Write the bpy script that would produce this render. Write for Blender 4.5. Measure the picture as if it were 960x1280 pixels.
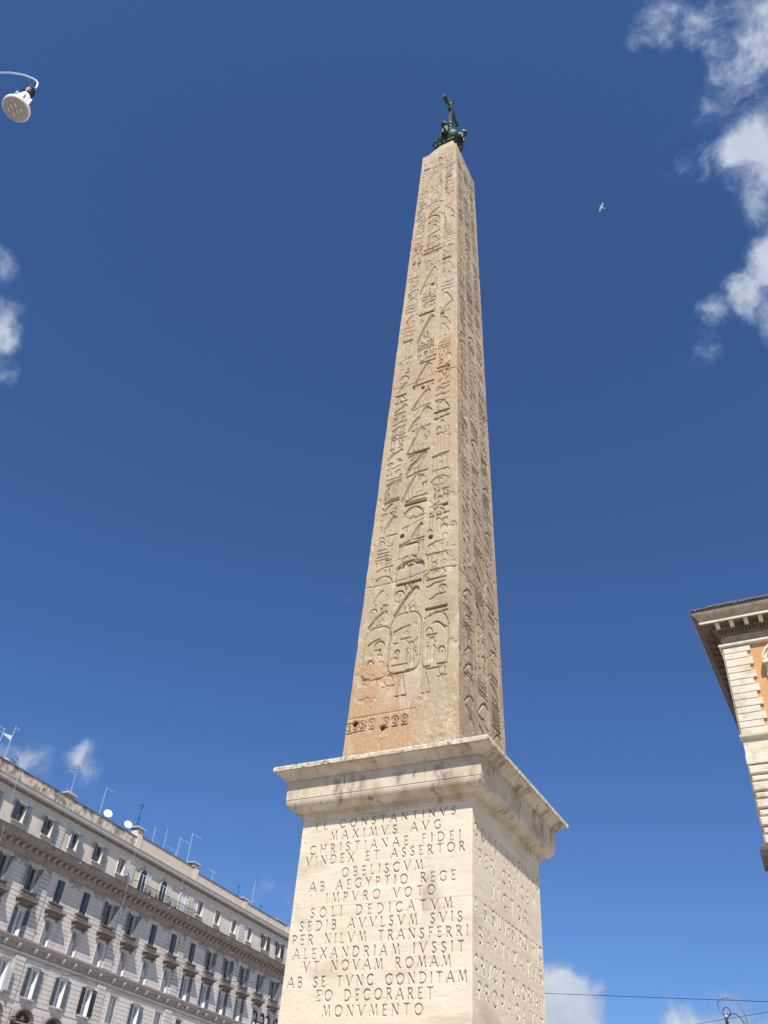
import bpy, math, random
import numpy as np
from mathutils import Vector, Matrix, noise as mnoise
for o in list(bpy.data.objects): bpy.data.objects.remove(o)
S = bpy.context.scene
COL = S.collection
R = math.radians
random.seed(7)

# ------------------------------------------------------------------ camera
CP, SP = math.cos(0.7004), math.sin(0.7004)
YAW, ROLL = -0.5326, 0.0888
Fv = Vector((math.sin(YAW)*CP, math.cos(YAW)*CP, SP))
Rv0 = Vector((math.cos(YAW), -math.sin(YAW), 0))
Uv0 = Rv0.cross(Fv)
Rv = Rv0*math.cos(ROLL) + Uv0*math.sin(ROLL)
Uv = -Rv0*math.sin(ROLL) + Uv0*math.cos(ROLL)
cd = bpy.data.cameras.new('camera'); cam = bpy.data.objects.new('camera', cd); COL.objects.link(cam)
M = Matrix((Rv, Uv, -Fv)).transposed().to_4x4(); M.translation = Vector((0, 0, 1.6)); cam.matrix_world = M
cd.sensor_fit = 'VERTICAL'; cd.sensor_height = 24.0; cd.lens = 24.0*1046.89/1280.0
cd.clip_start = 0.1; cd.clip_end = 5000
S.camera = cam
S.render.resolution_x, S.render.resolution_y = 768, 1024

# ------------------------------------------------------------------ light and sky
SUN = Vector((0.302, -0.544, 0.783)).normalized()
EL = math.asin(SUN.z); AZ = math.atan2(SUN.x, SUN.y)
sd = bpy.data.lights.new('sun', 'SUN'); sd.energy = 5.0; sd.angle = R(0.53); sd.color = (1.0, 0.95, 0.87)
sun = bpy.data.objects.new('sun', sd); COL.objects.link(sun)
sun.rotation_euler = (-SUN).to_track_quat('-Z', 'Y').to_euler(); sun.location = (20, -30, 60)
S.view_settings.view_transform = 'Standard'; S.view_settings.look = 'None'
S.view_settings.exposure = 0.50; S.view_settings.gamma = 1
W = bpy.data.worlds.new('World'); S.world = W; W.use_nodes = True
nt = W.node_tree; N = nt.nodes; L = nt.links; N.clear()
def nd(t, **k):
    n = N.new(t)
    for a, b in k.items(): setattr(n, a, b)
    return n
def mth(op, a, b=None, c=None, clamp=False):
    n = N.new('ShaderNodeMath'); n.operation = op; n.use_clamp = clamp
    for i, v in enumerate((a, b, c)):
        if v is None: continue
        if isinstance(v, (int, float)): n.inputs[i].default_value = v
        else: L.new(v, n.inputs[i])
    return n.outputs[0]
sky = nd('ShaderNodeTexSky'); sky.sky_type = 'NISHITA'; sky.sun_disc = False
sky.sun_elevation = EL; sky.sun_rotation = AZ; sky.altitude = 50
sky.air_density = 1.0; sky.dust_density = 0.35; sky.ozone_density = 2.2
tc = nd('ShaderNodeTexCoord'); DIR = tc.outputs['Generated']
# cloud patches: directions measured from the photograph, more of the same beyond its edges
def pdir(u, v):
    return (Fv + Rv*((u-480)/1046.9) - Uv*((v-640)/1046.9)).normalized()
PATCH = [  # u, v, radius px, strength
 (812,28,60,.66),(865,30,56,.52),(935,70,85,.60),(900,120,64,.44),(948,150,56,.5),(942,178,44,1.0),(985,190,70,.9),(965,20,90,.50),(870,205,42,.26),(800,-20,50,.4),
 (955,262,34,.55),(968,325,46,.95),(930,365,44,.85),(975,400,36,.5),(885,395,36,.74),(875,438,30,.66),(905,380,30,.6),
 (-8,338,32,.75),(-4,418,44,1.0),(16,420,24,.6),(6,458,26,.6),
 (36,956,46,.72),(98,948,32,.85),(112,966,27,.75),(0,962,44,.6),
 (690,1258,56,1.35),(726,1246,30,.8),(715,1295,56,1.1),(880,1306,52,1.0),(842,1294,22,.6),(935,1280,60,.7),
 (326,1112,26,.42),(362,1120,22,.42),(445,745,13,.13),(282,978,12,.12)]
EXTRA = [(Vector(v).normalized(), r, s) for v, r, s in [
 ((.5,.6,.9),.22,.8),((.8,.2,.5),.25,.8),((.9,.7,.35),.3,.9),((.3,-.6,.6),.25,.7),((-.2,-.9,.5),.3,.8),((-.9,-.5,.5),.3,.8),
 ((-.9,.1,.6),.18,.7),((-1,.3,.25),.2,.8),((.1,-.3,1),.2,.6),((-.6,-.5,1),.22,.6),((.6,-.9,.3),.3,.9),((1,-.3,.3),.3,.9),((-.5,1,-.02),.25,.9),((.3,1,.1),.2,.9),((-.5,-1,.2),.3,.9)]]
wn = nd('ShaderNodeTexNoise'); wn.inputs['Scale'].default_value = 11; wn.inputs['Detail'].default_value = 6; L.new(DIR, wn.inputs['Vector'])
vs = nd('ShaderNodeVectorMath', operation='SUBTRACT'); L.new(wn.outputs['Color'], vs.inputs[0]); vs.inputs[1].default_value = (.5,.5,.5)
vm = nd('ShaderNodeVectorMath', operation='MULTIPLY_ADD'); L.new(vs.outputs[0], vm.inputs[0]); vm.inputs[1].default_value = (.065,.065,.065); L.new(DIR, vm.inputs[2])
WD = vm.outputs[0]
acc = None
def patch(c, r, s):
    global acc
    d = nd('ShaderNodeVectorMath', operation='DISTANCE'); L.new(WD, d.inputs[0]); d.inputs[1].default_value = tuple(c)
    mr = nd('ShaderNodeMapRange', interpolation_type='SMOOTHERSTEP'); L.new(d.outputs['Value'], mr.inputs['Value'])
    mr.inputs['From Min'].default_value = r*1.55; mr.inputs['From Max'].default_value = 0.0
    mr.inputs['To Min'].default_value = 0; mr.inputs['To Max'].default_value = s
    acc = mr.outputs[0] if acc is None else mth('MAXIMUM', acc, mr.outputs[0])
for u, v, r, s in PATCH:
    sc = 1.0/math.sqrt(1+((u-480)/1046.9)**2+((v-640)/1046.9)**2)
    patch(pdir(u, v), r/1046.9*sc, s*1.15)
for c, r, s in EXTRA: patch(c, r, s)
fn = nd('ShaderNodeTexNoise'); fn.inputs['Scale'].default_value = 11; fn.inputs['Detail'].default_value = 13; fn.inputs['Roughness'].default_value = .64; fn.inputs['Distortion'].default_value = .15
L.new(WD, fn.inputs['Vector'])
dens = mth('ADD', acc, mth('MULTIPLY', mth('SUBTRACT', fn.outputs['Fac'], 0.5), 2.5))
f2 = nd('ShaderNodeTexNoise'); f2.inputs['Scale'].default_value = 46; f2.inputs['Detail'].default_value = 9; f2.inputs['Roughness'].default_value = .6; L.new(WD, f2.inputs['Vector'])
dens = mth('ADD', dens, mth('MULTIPLY', mth('SUBTRACT', f2.outputs['Fac'], 0.5), .8))
dens = mth('MULTIPLY', dens, mth('GREATER_THAN', acc, 0.001))
mr = nd('ShaderNodeMapRange', interpolation_type='SMOOTHSTEP'); L.new(dens, mr.inputs['Value'])
mr.inputs['From Min'].default_value = .20; mr.inputs['From Max'].default_value = 1.15; mr.inputs['To Max'].default_value = .97
fade = nd('ShaderNodeMapRange'); L.new(acc, fade.inputs['Value']); fade.inputs['From Max'].default_value = .16
cfac = mth('MULTIPLY', mr.outputs[0], fade.outputs[0])
shade = nd('ShaderNodeTexNoise'); shade.inputs['Scale'].default_value = 14; shade.inputs['Detail'].default_value = 9; shade.inputs['Roughness'].default_value = .6
vo = nd('ShaderNodeVectorMath', operation='ADD'); L.new(WD, vo.inputs[0]); vo.inputs[1].default_value = (.013, -.02, .028); L.new(vo.outputs[0], shade.inputs['Vector'])
ramp = nd('ShaderNodeValToRGB'); L.new(mth('ADD', mth('MULTIPLY', cfac, .40), mth('MULTIPLY', shade.outputs['Fac'], .72)), ramp.inputs[0])
ramp.color_ramp.elements[0].position = .36; ramp.color_ramp.elements[0].color = (.24,.33,.54,1)
ramp.color_ramp.elements[1].position = .92; ramp.color_ramp.elements[1].color = (.66,.71,.78,1)
bg1 = nd('ShaderNodeBackground'); bg1.inputs['Strength'].default_value = 0.053
tint = nd('ShaderNodeMix', data_type='RGBA', blend_type='MULTIPLY'); tint.inputs[0].default_value = 1; L.new(sky.outputs[0], tint.inputs[6]); tint.inputs[7].default_value = (.76, 1.10, 1.60, 1)
L.new(tint.outputs[2], bg1.inputs['Color'])
bg2 = nd('ShaderNodeBackground'); bg2.inputs['Strength'].default_value = 0.74; L.new(ramp.outputs[0], bg2.inputs['Color'])
mx = nd('ShaderNodeMixShader'); L.new(cfac, mx.inputs[0]); L.new(bg1.outputs[0], mx.inputs[1]); L.new(bg2.outputs[0], mx.inputs[2])
wo = nd('ShaderNodeOutputWorld'); L.new(mx.outputs[0], wo.inputs[0])

# ------------------------------------------------------------------ materials
ALB = 1.0
def alb(c): return tuple(x*ALB for x in c)
def material(name, base, var=None, rough=.8, metal=0.0, nscale=3.0, amount=.5, bump=.0, bscale=40, extra=None, stretch=(1,1,1), detail=8, lo=.35, hi=.65, spec=.3):
    m = bpy.data.materials.new(name); m.use_nodes = True
    t = m.node_tree; n = t.nodes; l = t.links; b = n['Principled BSDF']
    base = alb(base); var = alb(var) if var is not None else None
    b.inputs['Roughness'].default_value = rough; b.inputs['Metallic'].default_value = metal
    b.inputs['Specular IOR Level'].default_value = spec
    tc = n.new('ShaderNodeTexCoord'); mp = n.new('ShaderNodeMapping'); l.new(tc.outputs['Object'], mp.inputs[0]); mp.inputs['Scale'].default_value = stretch
    cur = None
    if var is not None:
        nz = n.new('ShaderNodeTexNoise'); nz.inputs['Scale'].default_value = nscale; nz.inputs['Detail'].default_value = detail; nz.inputs['Roughness'].default_value = .6
        l.new(mp.outputs[0], nz.inputs['Vector'])
        r = n.new('ShaderNodeMapRange'); l.new(nz.outputs['Fac'], r.inputs['Value']); r.inputs['From Min'].default_value = lo; r.inputs['From Max'].default_value = hi; r.inputs['To Max'].default_value = amount
        mixn = n.new('ShaderNodeMix'); mixn.data_type = 'RGBA'; l.new(r.outputs[0], mixn.inputs[0]); mixn.inputs[6].default_value = (*base, 1); mixn.inputs[7].default_value = (*var, 1)
        cur = mixn.outputs[2]
    else:
        rgb = n.new('ShaderNodeRGB'); rgb.outputs[0].default_value = (*base, 1); cur = rgb.outputs[0]
    class H: pass
    h = H(); h.t, h.n, h.l, h.b, h.obj, h.cur, h.m = t, n, l, b, tc.outputs['Object'], cur, m
    if extra: extra(h)
    l.new(h.cur, b.inputs['Base Color'])
    if bump:
        nz = n.new('ShaderNodeTexNoise'); nz.inputs['Scale'].default_value = bscale; nz.inputs['Detail'].default_value = 6; l.new(mp.outputs[0], nz.inputs['Vector'])
        bp = n.new('ShaderNodeBump'); bp.inputs['Strength'].default_value = bump; bp.inputs['Distance'].default_value = .02
        l.new(nz.outputs['Fac'], bp.inputs['Height']); l.new(bp.outputs[0], b.inputs['Normal'])
    return m
def layer(h, col, scale, lo, hi, amt, stretch=(1,1,1), off=(0,0,0), gate=None, detail=7, rough=.6):
    mp = h.n.new('ShaderNodeMapping'); h.l.new(h.obj, mp.inputs[0]); mp.inputs['Scale'].default_value = stretch; mp.inputs['Location'].default_value = off
    nz = h.n.new('ShaderNodeTexNoise'); nz.inputs['Scale'].default_value = scale; nz.inputs['Detail'].default_value = detail; nz.inputs['Roughness'].default_value = rough
    h.l.new(mp.outputs[0], nz.inputs['Vector'])
    r = h.n.new('ShaderNodeMapRange'); r.interpolation_type = 'SMOOTHSTEP'; h.l.new(nz.outputs['Fac'], r.inputs['Value']); r.inputs['From Min'].default_value = lo; r.inputs['From Max'].default_value = hi; r.inputs['To Max'].default_value = amt
    f = r.outputs[0]
    if gate is not None:
        g = h.n.new('ShaderNodeMath'); g.operation = 'MULTIPLY'; h.l.new(f, g.inputs[0]); h.l.new(gate, g.inputs[1]); f = g.outputs[0]
    mixn = h.n.new('ShaderNodeMix'); mixn.data_type = 'RGBA'; h.l.new(f, mixn.inputs[0]); h.l.new(h.cur, mixn.inputs[6]); mixn.inputs[7].default_value = (*alb(col), 1)
    h.cur = mixn.outputs[2]
def attr(h, name):
    a = h.n.new('ShaderNodeAttribute'); a.attribute_name = name; return a.outputs['Fac']
def mixattr(h, col, name, amt=1.0):
    f = h.n.new('ShaderNodeMath'); f.operation = 'MULTIPLY'; h.l.new(attr(h, name), f.inputs[0]); f.inputs[1].default_value = amt
    mixn = h.n.new('ShaderNodeMix'); mixn.data_type = 'RGBA'; h.l.new(f.outputs[0], mixn.inputs[0]); h.l.new(h.cur, mixn.inputs[6]); mixn.inputs[7].default_value = (*alb(col), 1); h.cur = mixn.outputs[2]

def x_die(h):
    layer(h, (.43,.35,.26), .8, .50, .68, .8, (.6,.6,1.6))
    layer(h, (.42,.35,.27), 1.5, .53, .72, .55, (.5,.5,7), (3,1,2))
    layer(h, (.36,.30,.23), 3.0, .58, .70, .45, (.5,.5,9), (5,1,2))
    layer(h, (.30,.25,.19), 14, .60, .70, .45, (1,1,1.6), (5,6,2), detail=4)
    layer(h, (.72,.655,.545), .9, .52, .78, .6, (.4,.4,3.0), (7,4,1))
    layer(h, (.26,.22,.175), .9, .63, .76, .6, (1.4,1.4,.35), (1,4,7))
    layer(h, (.34,.30,.25), 6, .62, .74, .4, (1,1,2.5), (2,8,5))
    mixattr(h, (.12,.09,.065), 'cut_dark', .56)  # letter cuts darken with depth
M_DIE = material('travertine', (.61,.53,.42), (.545,.465,.355), rough=.8, nscale=1.3, amount=.7, bump=.12, bscale=60, extra=x_die, stretch=(1,1,2.5))
def x_corn(h):
    layer(h, (.30,.205,.125), 1.1, .47, .66, .7, (1,1,.6), (9,2,4))
    layer(h, (.17,.135,.10), 1.9, .50, .68, .85, (1,1,.6), (3,2,1))
    layer(h, (.075,.06,.05), 5, .58, .70, .7, (1,1,.30), (4,3,8))
    layer(h, (.62,.57,.49), 2.7, .55, .72, .5, (1,1,1), (1,6,2))
M_CORN = material('weathered_travertine', (.54,.46,.36), (.43,.355,.265), rough=.85, nscale=1.8, amount=.8, bump=.5, bscale=26, extra=x_corn)
def x_lip(h):
    layer(h, (.12,.10,.08), 9, .50, .66, .85, (1,1,1), (3,2,1))
    layer(h, (.62,.56,.46), 5, .5, .7, .7, (1,1,1), (1,1,5))
M_LIP = material('pitted_travertine', (.60,.52,.40), (.38,.31,.23), rough=.9, nscale=6, amount=.9, bump=.9, bscale=24, extra=x_lip)
def x_gran(h):
    mixattr(h, (.39,.235,.12), 'rust', .9)
    mixattr(h, (.45,.385,.30), 'pale', .75)
    mixattr(h, (.22,.17,.125), 'soot_shade', 1.0)  # soot patches plus painted shade on the right face
    layer(h, (.34,.23,.15), .55, .48, .66, .65, (1,1,.5), (2,2,9))
    layer(h, (.49,.40,.27), .8, .52, .70, .7, (1,1,.55), (5,1,3))
    layer(h, (.24,.185,.14), 1.1, .56, .72, .5, (1,1,.22), (1,7,3))
    layer(h, (.34,.27,.205), 7, .52, .66, .6, (1,1,.7), (4,7,3))
    layer(h, (.58,.49,.375), 5, .55, .70, .5, (1,1,.7), (2,9,3))
    layer(h, (.29,.22,.17), 30, .54, .66, .7, (1,1,1), (0,3,1), detail=3)
    mixattr(h, (.10,.065,.04), 'cut_dark', .72)  # shade under the carved edges, painted into the groove colour
    layer(h, (.62,.50,.39), 24, .56, .68, .6, (1,1,1), (8,3,2), detail=3)
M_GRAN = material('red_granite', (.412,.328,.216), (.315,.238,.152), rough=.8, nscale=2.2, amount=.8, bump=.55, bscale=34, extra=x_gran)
def x_brz(h):
    layer(h, (.13,.20,.175), 4.5, .55, .64, .7, (1,1,.7), (1,2,3))
M_BRONZE = material('bronze', (.013,.018,.018), (.028,.046,.043), rough=.58, metal=.2, nscale=5, amount=1, bump=.3, bscale=12, extra=x_brz, spec=.5)
def x_stucco(h):
    layer(h, (.40,.355,.315), .5, .52, .70, .55, (1,1,.35), (3,3,1))
    layer(h, (.30,.27,.24), 3.0, .60, .75, .35, (1,1,.2), (5,1,1))
    gz = h.n.new('ShaderNodeSeparateXYZ'); h.l.new(h.obj, gz.inputs[0])
M_WALL = material('pale_stucco', (.61,.56,.53), (.50,.455,.43), rough=.9, nscale=1.2, amount=.6, extra=x_stucco)
def x_attic(h):
    layer(h, (.36,.30,.23), .9, .56, .74, .5, (1,1,.4), (3,3,1))
M_ATTIC = material('beige_stucco', (.62,.56,.475), (.54,.48,.40), rough=.9, nscale=1.0, amount=.7, extra=x_attic)
def x_par(h):
    gz = h.n.new('ShaderNodeSeparateXYZ'); h.l.new(h.obj, gz.inputs[0])
    g = h.n.new('ShaderNodeMapRange'); h.l.new(gz.outputs[0], g.inputs['Value']); g.inputs['From Min'].default_value = 3; g.inputs['From Max'].default_value = 0
    layer(h, (.16,.13,.10), 1.3, .42, .62, .9, (1,1,.7), (3,3,1), g.outputs[0])
    layer(h, (.15,.12,.10), 2.3, .60, .70, .7, (1,1,.10), (1,3,1))
M_PAR = material('stained_parapet', (.58,.50,.40), (.50,.42,.33), rough=.95, nscale=1.4, amount=.8, bump=.3, extra=x_par)
M_TRIM = material('trim_stone', (.56,.52,.485), (.40,.36,.33), rough=.9, nscale=2.4, amount=.6, stretch=(1,1,.5))
def x_cb(h): layer(h, (.16,.13,.11), 1.5, .5, .7, .7, (1,1,.5), (3,3,1))
M_BCORN = material('brown_cornice', (.33,.275,.235), (.22,.18,.155), rough=.9, nscale=2.0, amount=.8, extra=x_cb)
M_STRG = material('string_stone', (.40,.345,.32), (.29,.25,.23), rough=.9, nscale=2.5, amount=.8)
M_HOOD = material('hood_stone', (.20,.165,.145), (.13,.11,.10), rough=.9, nscale=3, amount=.8)
M_SHUT = material('blue_grey_shutter', (.075,.10,.135), (.11,.14,.18), rough=.6, nscale=2, amount=.7)
M_SHUTL = material('light_grey_shutter', (.30,.31,.32), (.22,.23,.25), rough=.6, nscale=2, amount=.7)
M_SHUTD = material('dark_shutter', (.018,.018,.02), (.03,.03,.03), rough=.6, nscale=2, amount=.7)
M_WOOD = material('brown_wood', (.12,.04,.022), (.07,.03,.02), rough=.6, nscale=3, amount=.7)
M_FRAME = material('white_frame', (.70,.70,.70), rough=.5)
M_GLASS = material('window_glass', (.03,.045,.07), rough=.06, spec=.8)
M_CURT = material('curtain', (.62,.66,.72), (.45,.50,.56), rough=.9, nscale=2.5, amount=.8, stretch=(6,1,.2))
M_CORE = material('dark_interior', (.02,.02,.02), rough=.9)
M_IRON = material('dark_iron', (.02,.02,.025), (.04,.035,.04), rough=.5, metal=.5, nscale=8, amount=.6)
M_STEEL = material('galvanised_steel', (.55,.60,.66), (.42,.46,.52), rough=.45, metal=.35, nscale=5, amount=.6)
M_WHITE = material('white_paint', (.80,.80,.78), (.70,.70,.68), rough=.45, nscale=4, amount=.5)
M_ZINC = material('zinc_flashing', (.10,.085,.075), (.06,.05,.045), rough=.7, nscale=4, amount=.6)
M_CHIM = material('chimney_brick', (.42,.31,.23), (.30,.22,.16), rough=.95, nscale=3, amount=.7)
M_LED = material('led_lens', (.50,.48,.40), rough=.15, spec=.6)
M_LAMPG = material('lamp_underside', (.30,.285,.25), (.22,.21,.19), rough=.5, nscale=9, amount=.5)
M_ORANGE = material('orange_stucco', (.54,.315,.145), (.42,.23,.10), rough=.9, nscale=1.6, amount=.6, bump=.15)
def x_q(h):
    layer(h, (.36,.29,.21), 1.1, .50, .70, .6, (1,1,1.4), (3,3,1)); layer(h, (.22,.185,.145), 4.5, .57, .70, .6, (.6,1,4), (3,8,1))
M_QUOIN = material('quoin_travertine', (.63,.565,.455), (.54,.47,.37), rough=.8, nscale=2.5, amount=.7, bump=.3, extra=x_q, stretch=(1,1,3))
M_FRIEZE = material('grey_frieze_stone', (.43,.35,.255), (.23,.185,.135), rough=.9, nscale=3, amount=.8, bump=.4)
M_EAVE = material('shaded_eave_stone', (.19,.14,.095), (.09,.065,.045), rough=.9, nscale=2.0, amount=.9)  # eave stone with the shade of the overhang put into its colour
M_TILE = material('roof_tile', (.42,.36,.28), (.24,.19,.15), rough=.95, nscale=4, amount=.9)
def x_pave(h): layer(h, (.27,.255,.235), .5, .5, .7, .6)
M_PAVE = material('basalt_paving', (.40,.37,.33), (.32,.30,.27), rough=.85, nscale=6, amount=.8, bump=.4, bscale=12, extra=x_pave)
M_GULL = material('gull_white', (.78,.78,.78), (.60,.61,.63), rough=.7, nscale=3, amount=.6)
M_GULLT = material('gull_dark_tip', (.05,.05,.055), rough=.7)

# ------------------------------------------------------------------ helpers
class MB:
    def __init__(s): s.v = []; s.f = []
    def add(s, vs, fs):
        o = len(s.v); s.v += [tuple(v) for v in vs]; s.f += [tuple(i+o for i in f) for f in fs]; return s
    def box(s, x0, x1, y0, y1, z0, z1):
        return s.add([(x0,y0,z0),(x1,y0,z0),(x1,y1,z0),(x0,y1,z0),(x0,y0,z1),(x1,y0,z1),(x1,y1,z1),(x0,y1,z1)],
              [(0,3,2,1),(4,5,6,7),(0,1,5,4),(1,2,6,5),(2,3,7,6),(3,0,4,7)])
    def bevbox(s, x0, x1, y0, y1, z0, z1, b):
        # front (y0) face bevelled: cushion block
        return s.add([(x0,y0+b,z0),(x1,y0+b,z0),(x1,y0+b,z1),(x0,y0+b,z1),(x0+b,y0,z0+b),(x1-b,y0,z0+b),(x1-b,y0,z1-b),(x0+b,y0,z1-b),(x0,y1,z0),(x1,y1,z0),(x1,y1,z1),(x0,y1,z1)],
              [(4,5,6,7),(0,1,5,4),(1,2,6,5),(2,3,7,6),(3,0,4,7),(0,8,9,1),(1,9,10,2),(2,10,11,3),(3,11,8,0),(8,11,10,9)])
    def prism(s, prof, x0, x1):      # prof: (y,z) list, extruded along x
        n = len(prof); vs = [(x0, y, z) for y, z in prof] + [(x1, y, z) for y, z in prof]
        fs = [(i, (i+1) % n, n+(i+1) % n, n+i) for i in range(n)] + [tuple(range(n))[::-1], tuple(range(n, 2*n))]
        return s.add(vs, fs)
    def tube(s, pts, r, k=8, cap=True):
        pts = [Vector(p) for p in pts]; rr = r if isinstance(r, (list, tuple)) else [r]*len(pts)
        up = None; rings = []
        for i, p in enumerate(pts):
            t = (pts[min(i+1, len(pts)-1)] - pts[max(i-1, 0)]).normalized()
            if up is None: up = t.orthogonal().normalized()
            up = (up - t*up.dot(t)).normalized(); b = t.cross(up)
            rings.append([p + (up*math.cos(a) + b*math.sin(a))*rr[i] for a in [2*math.pi*j/k for j in range(k)]])
        o = len(s.v)
        for g in rings: s.v += [tuple(q) for q in g]
        for i in range(len(rings)-1):
            for j in range(k):
                a = o+i*k+j; b2 = o+i*k+(j+1) % k; s.f.append((a, b2, b2+k, a+k))
        if cap: s.f.append(tuple(range(o, o+k))[::-1]); s.f.append(tuple(range(o+(len(rings)-1)*k, o+len(rings)*k)))
        return s
    def lathe(s, prof, k=24, c=(0,0,0), ax=None):
        ax = Vector(ax or (0,0,1)).normalized(); u = ax.orthogonal().normalized(); w = ax.cross(u); c = Vector(c); o = len(s.v)
        for r, h in prof:
            for j in range(k):
                a = 2*math.pi*j/k; s.v.append(tuple(c + ax*h + (u*math.cos(a) + w*math.sin(a))*r))
        for i in range(len(prof)-1):
            for j in range(k):
                a = o+i*k+j; b = o+i*k+(j+1) % k; s.f.append((a, b, b+k, a+k))
        s.f.append(tuple(range(o, o+k))[::-1]); s.f.append(tuple(range(o+(len(prof)-1)*k, o+len(prof)*k))); return s
    def blob(s, c, r, seg=10, ring=7, amp=0.0, sc=(1,1,1), rot=None):
        o = len(s.v); c = Vector(c)
        for i in range(ring+1):
            th = math.pi*i/ring
            for j in range(seg):
                a = 2*math.pi*j/seg; d = Vector((math.sin(th)*math.cos(a), math.sin(th)*math.sin(a), math.cos(th)))
                q = r*(1+amp*mnoise.noise(d*2.3+c*3)); p = Vector((d.x*q*sc[0], d.y*q*sc[1], d.z*q*sc[2]))
                if rot is not None: p = rot @ p
                s.v.append(tuple(c+p))
        for i in range(ring):
            for j in range(seg):
                a = o+i*seg+j; b = o+i*seg+(j+1) % seg; s.f.append((a, a+seg, b+seg, b))
        return s
    def mesh(s, name, mat, smooth=False):
        me = bpy.data.meshes.new(name); me.from_pydata(s.v, [], s.f); me.materials.append(mat)
        if smooth: me.polygons.foreach_set('use_smooth', [True]*len(me.polygons))
        me.update(); return me
    def build(s, name, mat, parent=None, smooth=False, kind=None, label=None):
        me = s.mesh(name, mat, smooth); return link(name, me, parent, kind, label)
def link(name, me, parent=None, kind=None, label=None, loc=None, rot=None):
    o = bpy.data.objects.new(name, me); COL.objects.link(o)
    if parent is not None: o.parent = parent
    if kind: o['kind'] = kind
    if label: o['label'] = label
    if loc is not None: o.location = loc
    if rot is not None: o.rotation_euler = rot
    return o
def thing(name, label, cat, loc=(0,0,0), rotz=0.0, group=None):
    o = bpy.data.objects.new(name, None); COL.objects.link(o); o.empty_display_size = .2
    o.location = loc; o.rotation_euler = (0, 0, rotz); o['label'] = label; o['category'] = cat
    if group: o['group'] = group
    return o
def tag(o, label, cat, group=None):
    o['label'] = label; o['category'] = cat
    if group: o['group'] = group
    return o
def npmesh(name, verts, quads, mat, attrs=None, smooth=True):
    me = bpy.data.meshes.new(name); nv = len(verts); nf = len(quads)
    me.vertices.add(nv); me.vertices.foreach_set('co', verts.astype(np.float32).ravel())
    me.loops.add(nf*4); me.loops.foreach_set('vertex_index', quads.astype(np.int32).ravel())
    me.polygons.add(nf); me.polygons.foreach_set('loop_start', np.arange(0, nf*4, 4, dtype=np.int32))
    if smooth: me.polygons.foreach_set('use_smooth', np.ones(nf, dtype=bool))
    me.update(calc_edges=True); me.materials.append(mat)
    for k, a in (attrs or {}).items():
        at = me.attributes.new(k, 'FLOAT', 'POINT'); at.data.foreach_set('value', a.astype(np.float32).ravel())
    return me
def vnoise(x, y, seed):
    rng = np.random.RandomState(seed); T = rng.rand(256, 256)
    xi = np.floor(x).astype(int); yi = np.floor(y).astype(int); fx = x-xi; fy = y-yi
    fx = fx*fx*(3-2*fx); fy = fy*fy*(3-2*fy)
    g = lambda a, b: T[a % 256, b % 256]
    return (g(xi, yi)*(1-fx)+g(xi+1, yi)*fx)*(1-fy)+(g(xi, yi+1)*(1-fx)+g(xi+1, yi+1)*fx)*fy
def fbm(x, y, seed, octv=4):
    s = 0; a = .5
    for i in range(octv): s = s+a*(vnoise(x*2**i, y*2**i, seed+i)-.5); a *= .5
    return s
def sstep(a, b, x):
    t = np.clip((x-a)/(b-a), 0, 1); return t*t*(3-2*t)

# ------------------------------------------------------------------ ground
g = MB(); g.box(-600, 600, -600, 600, -.4, 0); g.build('ground', M_PAVE, kind='structure')

# ------------------------------------------------------------------ carving by signed distance
def seg_d(X, Y, a, b):
    ax, ay = a; bx, by = b; dx, dy = bx-ax, by-ay; L2 = dx*dx+dy*dy+1e-12
    t = np.clip(((X-ax)*dx+(Y-ay)*dy)/L2, 0, 1); return np.hypot(X-ax-t*dx, Y-ay-t*dy)
def line_d(X, Y, pts):
    d = None
    for a, b in zip(pts[:-1], pts[1:]):
        q = seg_d(X, Y, a, b); d = q if d is None else np.minimum(d, q)
    return d
def poly_sd(X, Y, pts):
    d = line_d(X, Y, list(pts)+[pts[0]]); ins = np.zeros(X.shape, bool); n = len(pts)
    for i in range(n):
        x0, y0 = pts[i]; x1, y1 = pts[(i+1) % n]
        if y0 == y1: continue
        c = ((Y < y0) != (Y < y1)) & (X < (x1-x0)*(Y-y0)/(y1-y0)+x0); ins ^= c
    return np.where(ins, -d, d)
def arc(cx, cy, rx, ry, a0, a1, n=10):
    return [(cx+rx*math.cos(R(a0+(a1-a0)*i/n)), cy+ry*math.sin(R(a0+(a1-a0)*i/n))) for i in range(n+1)]
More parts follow.
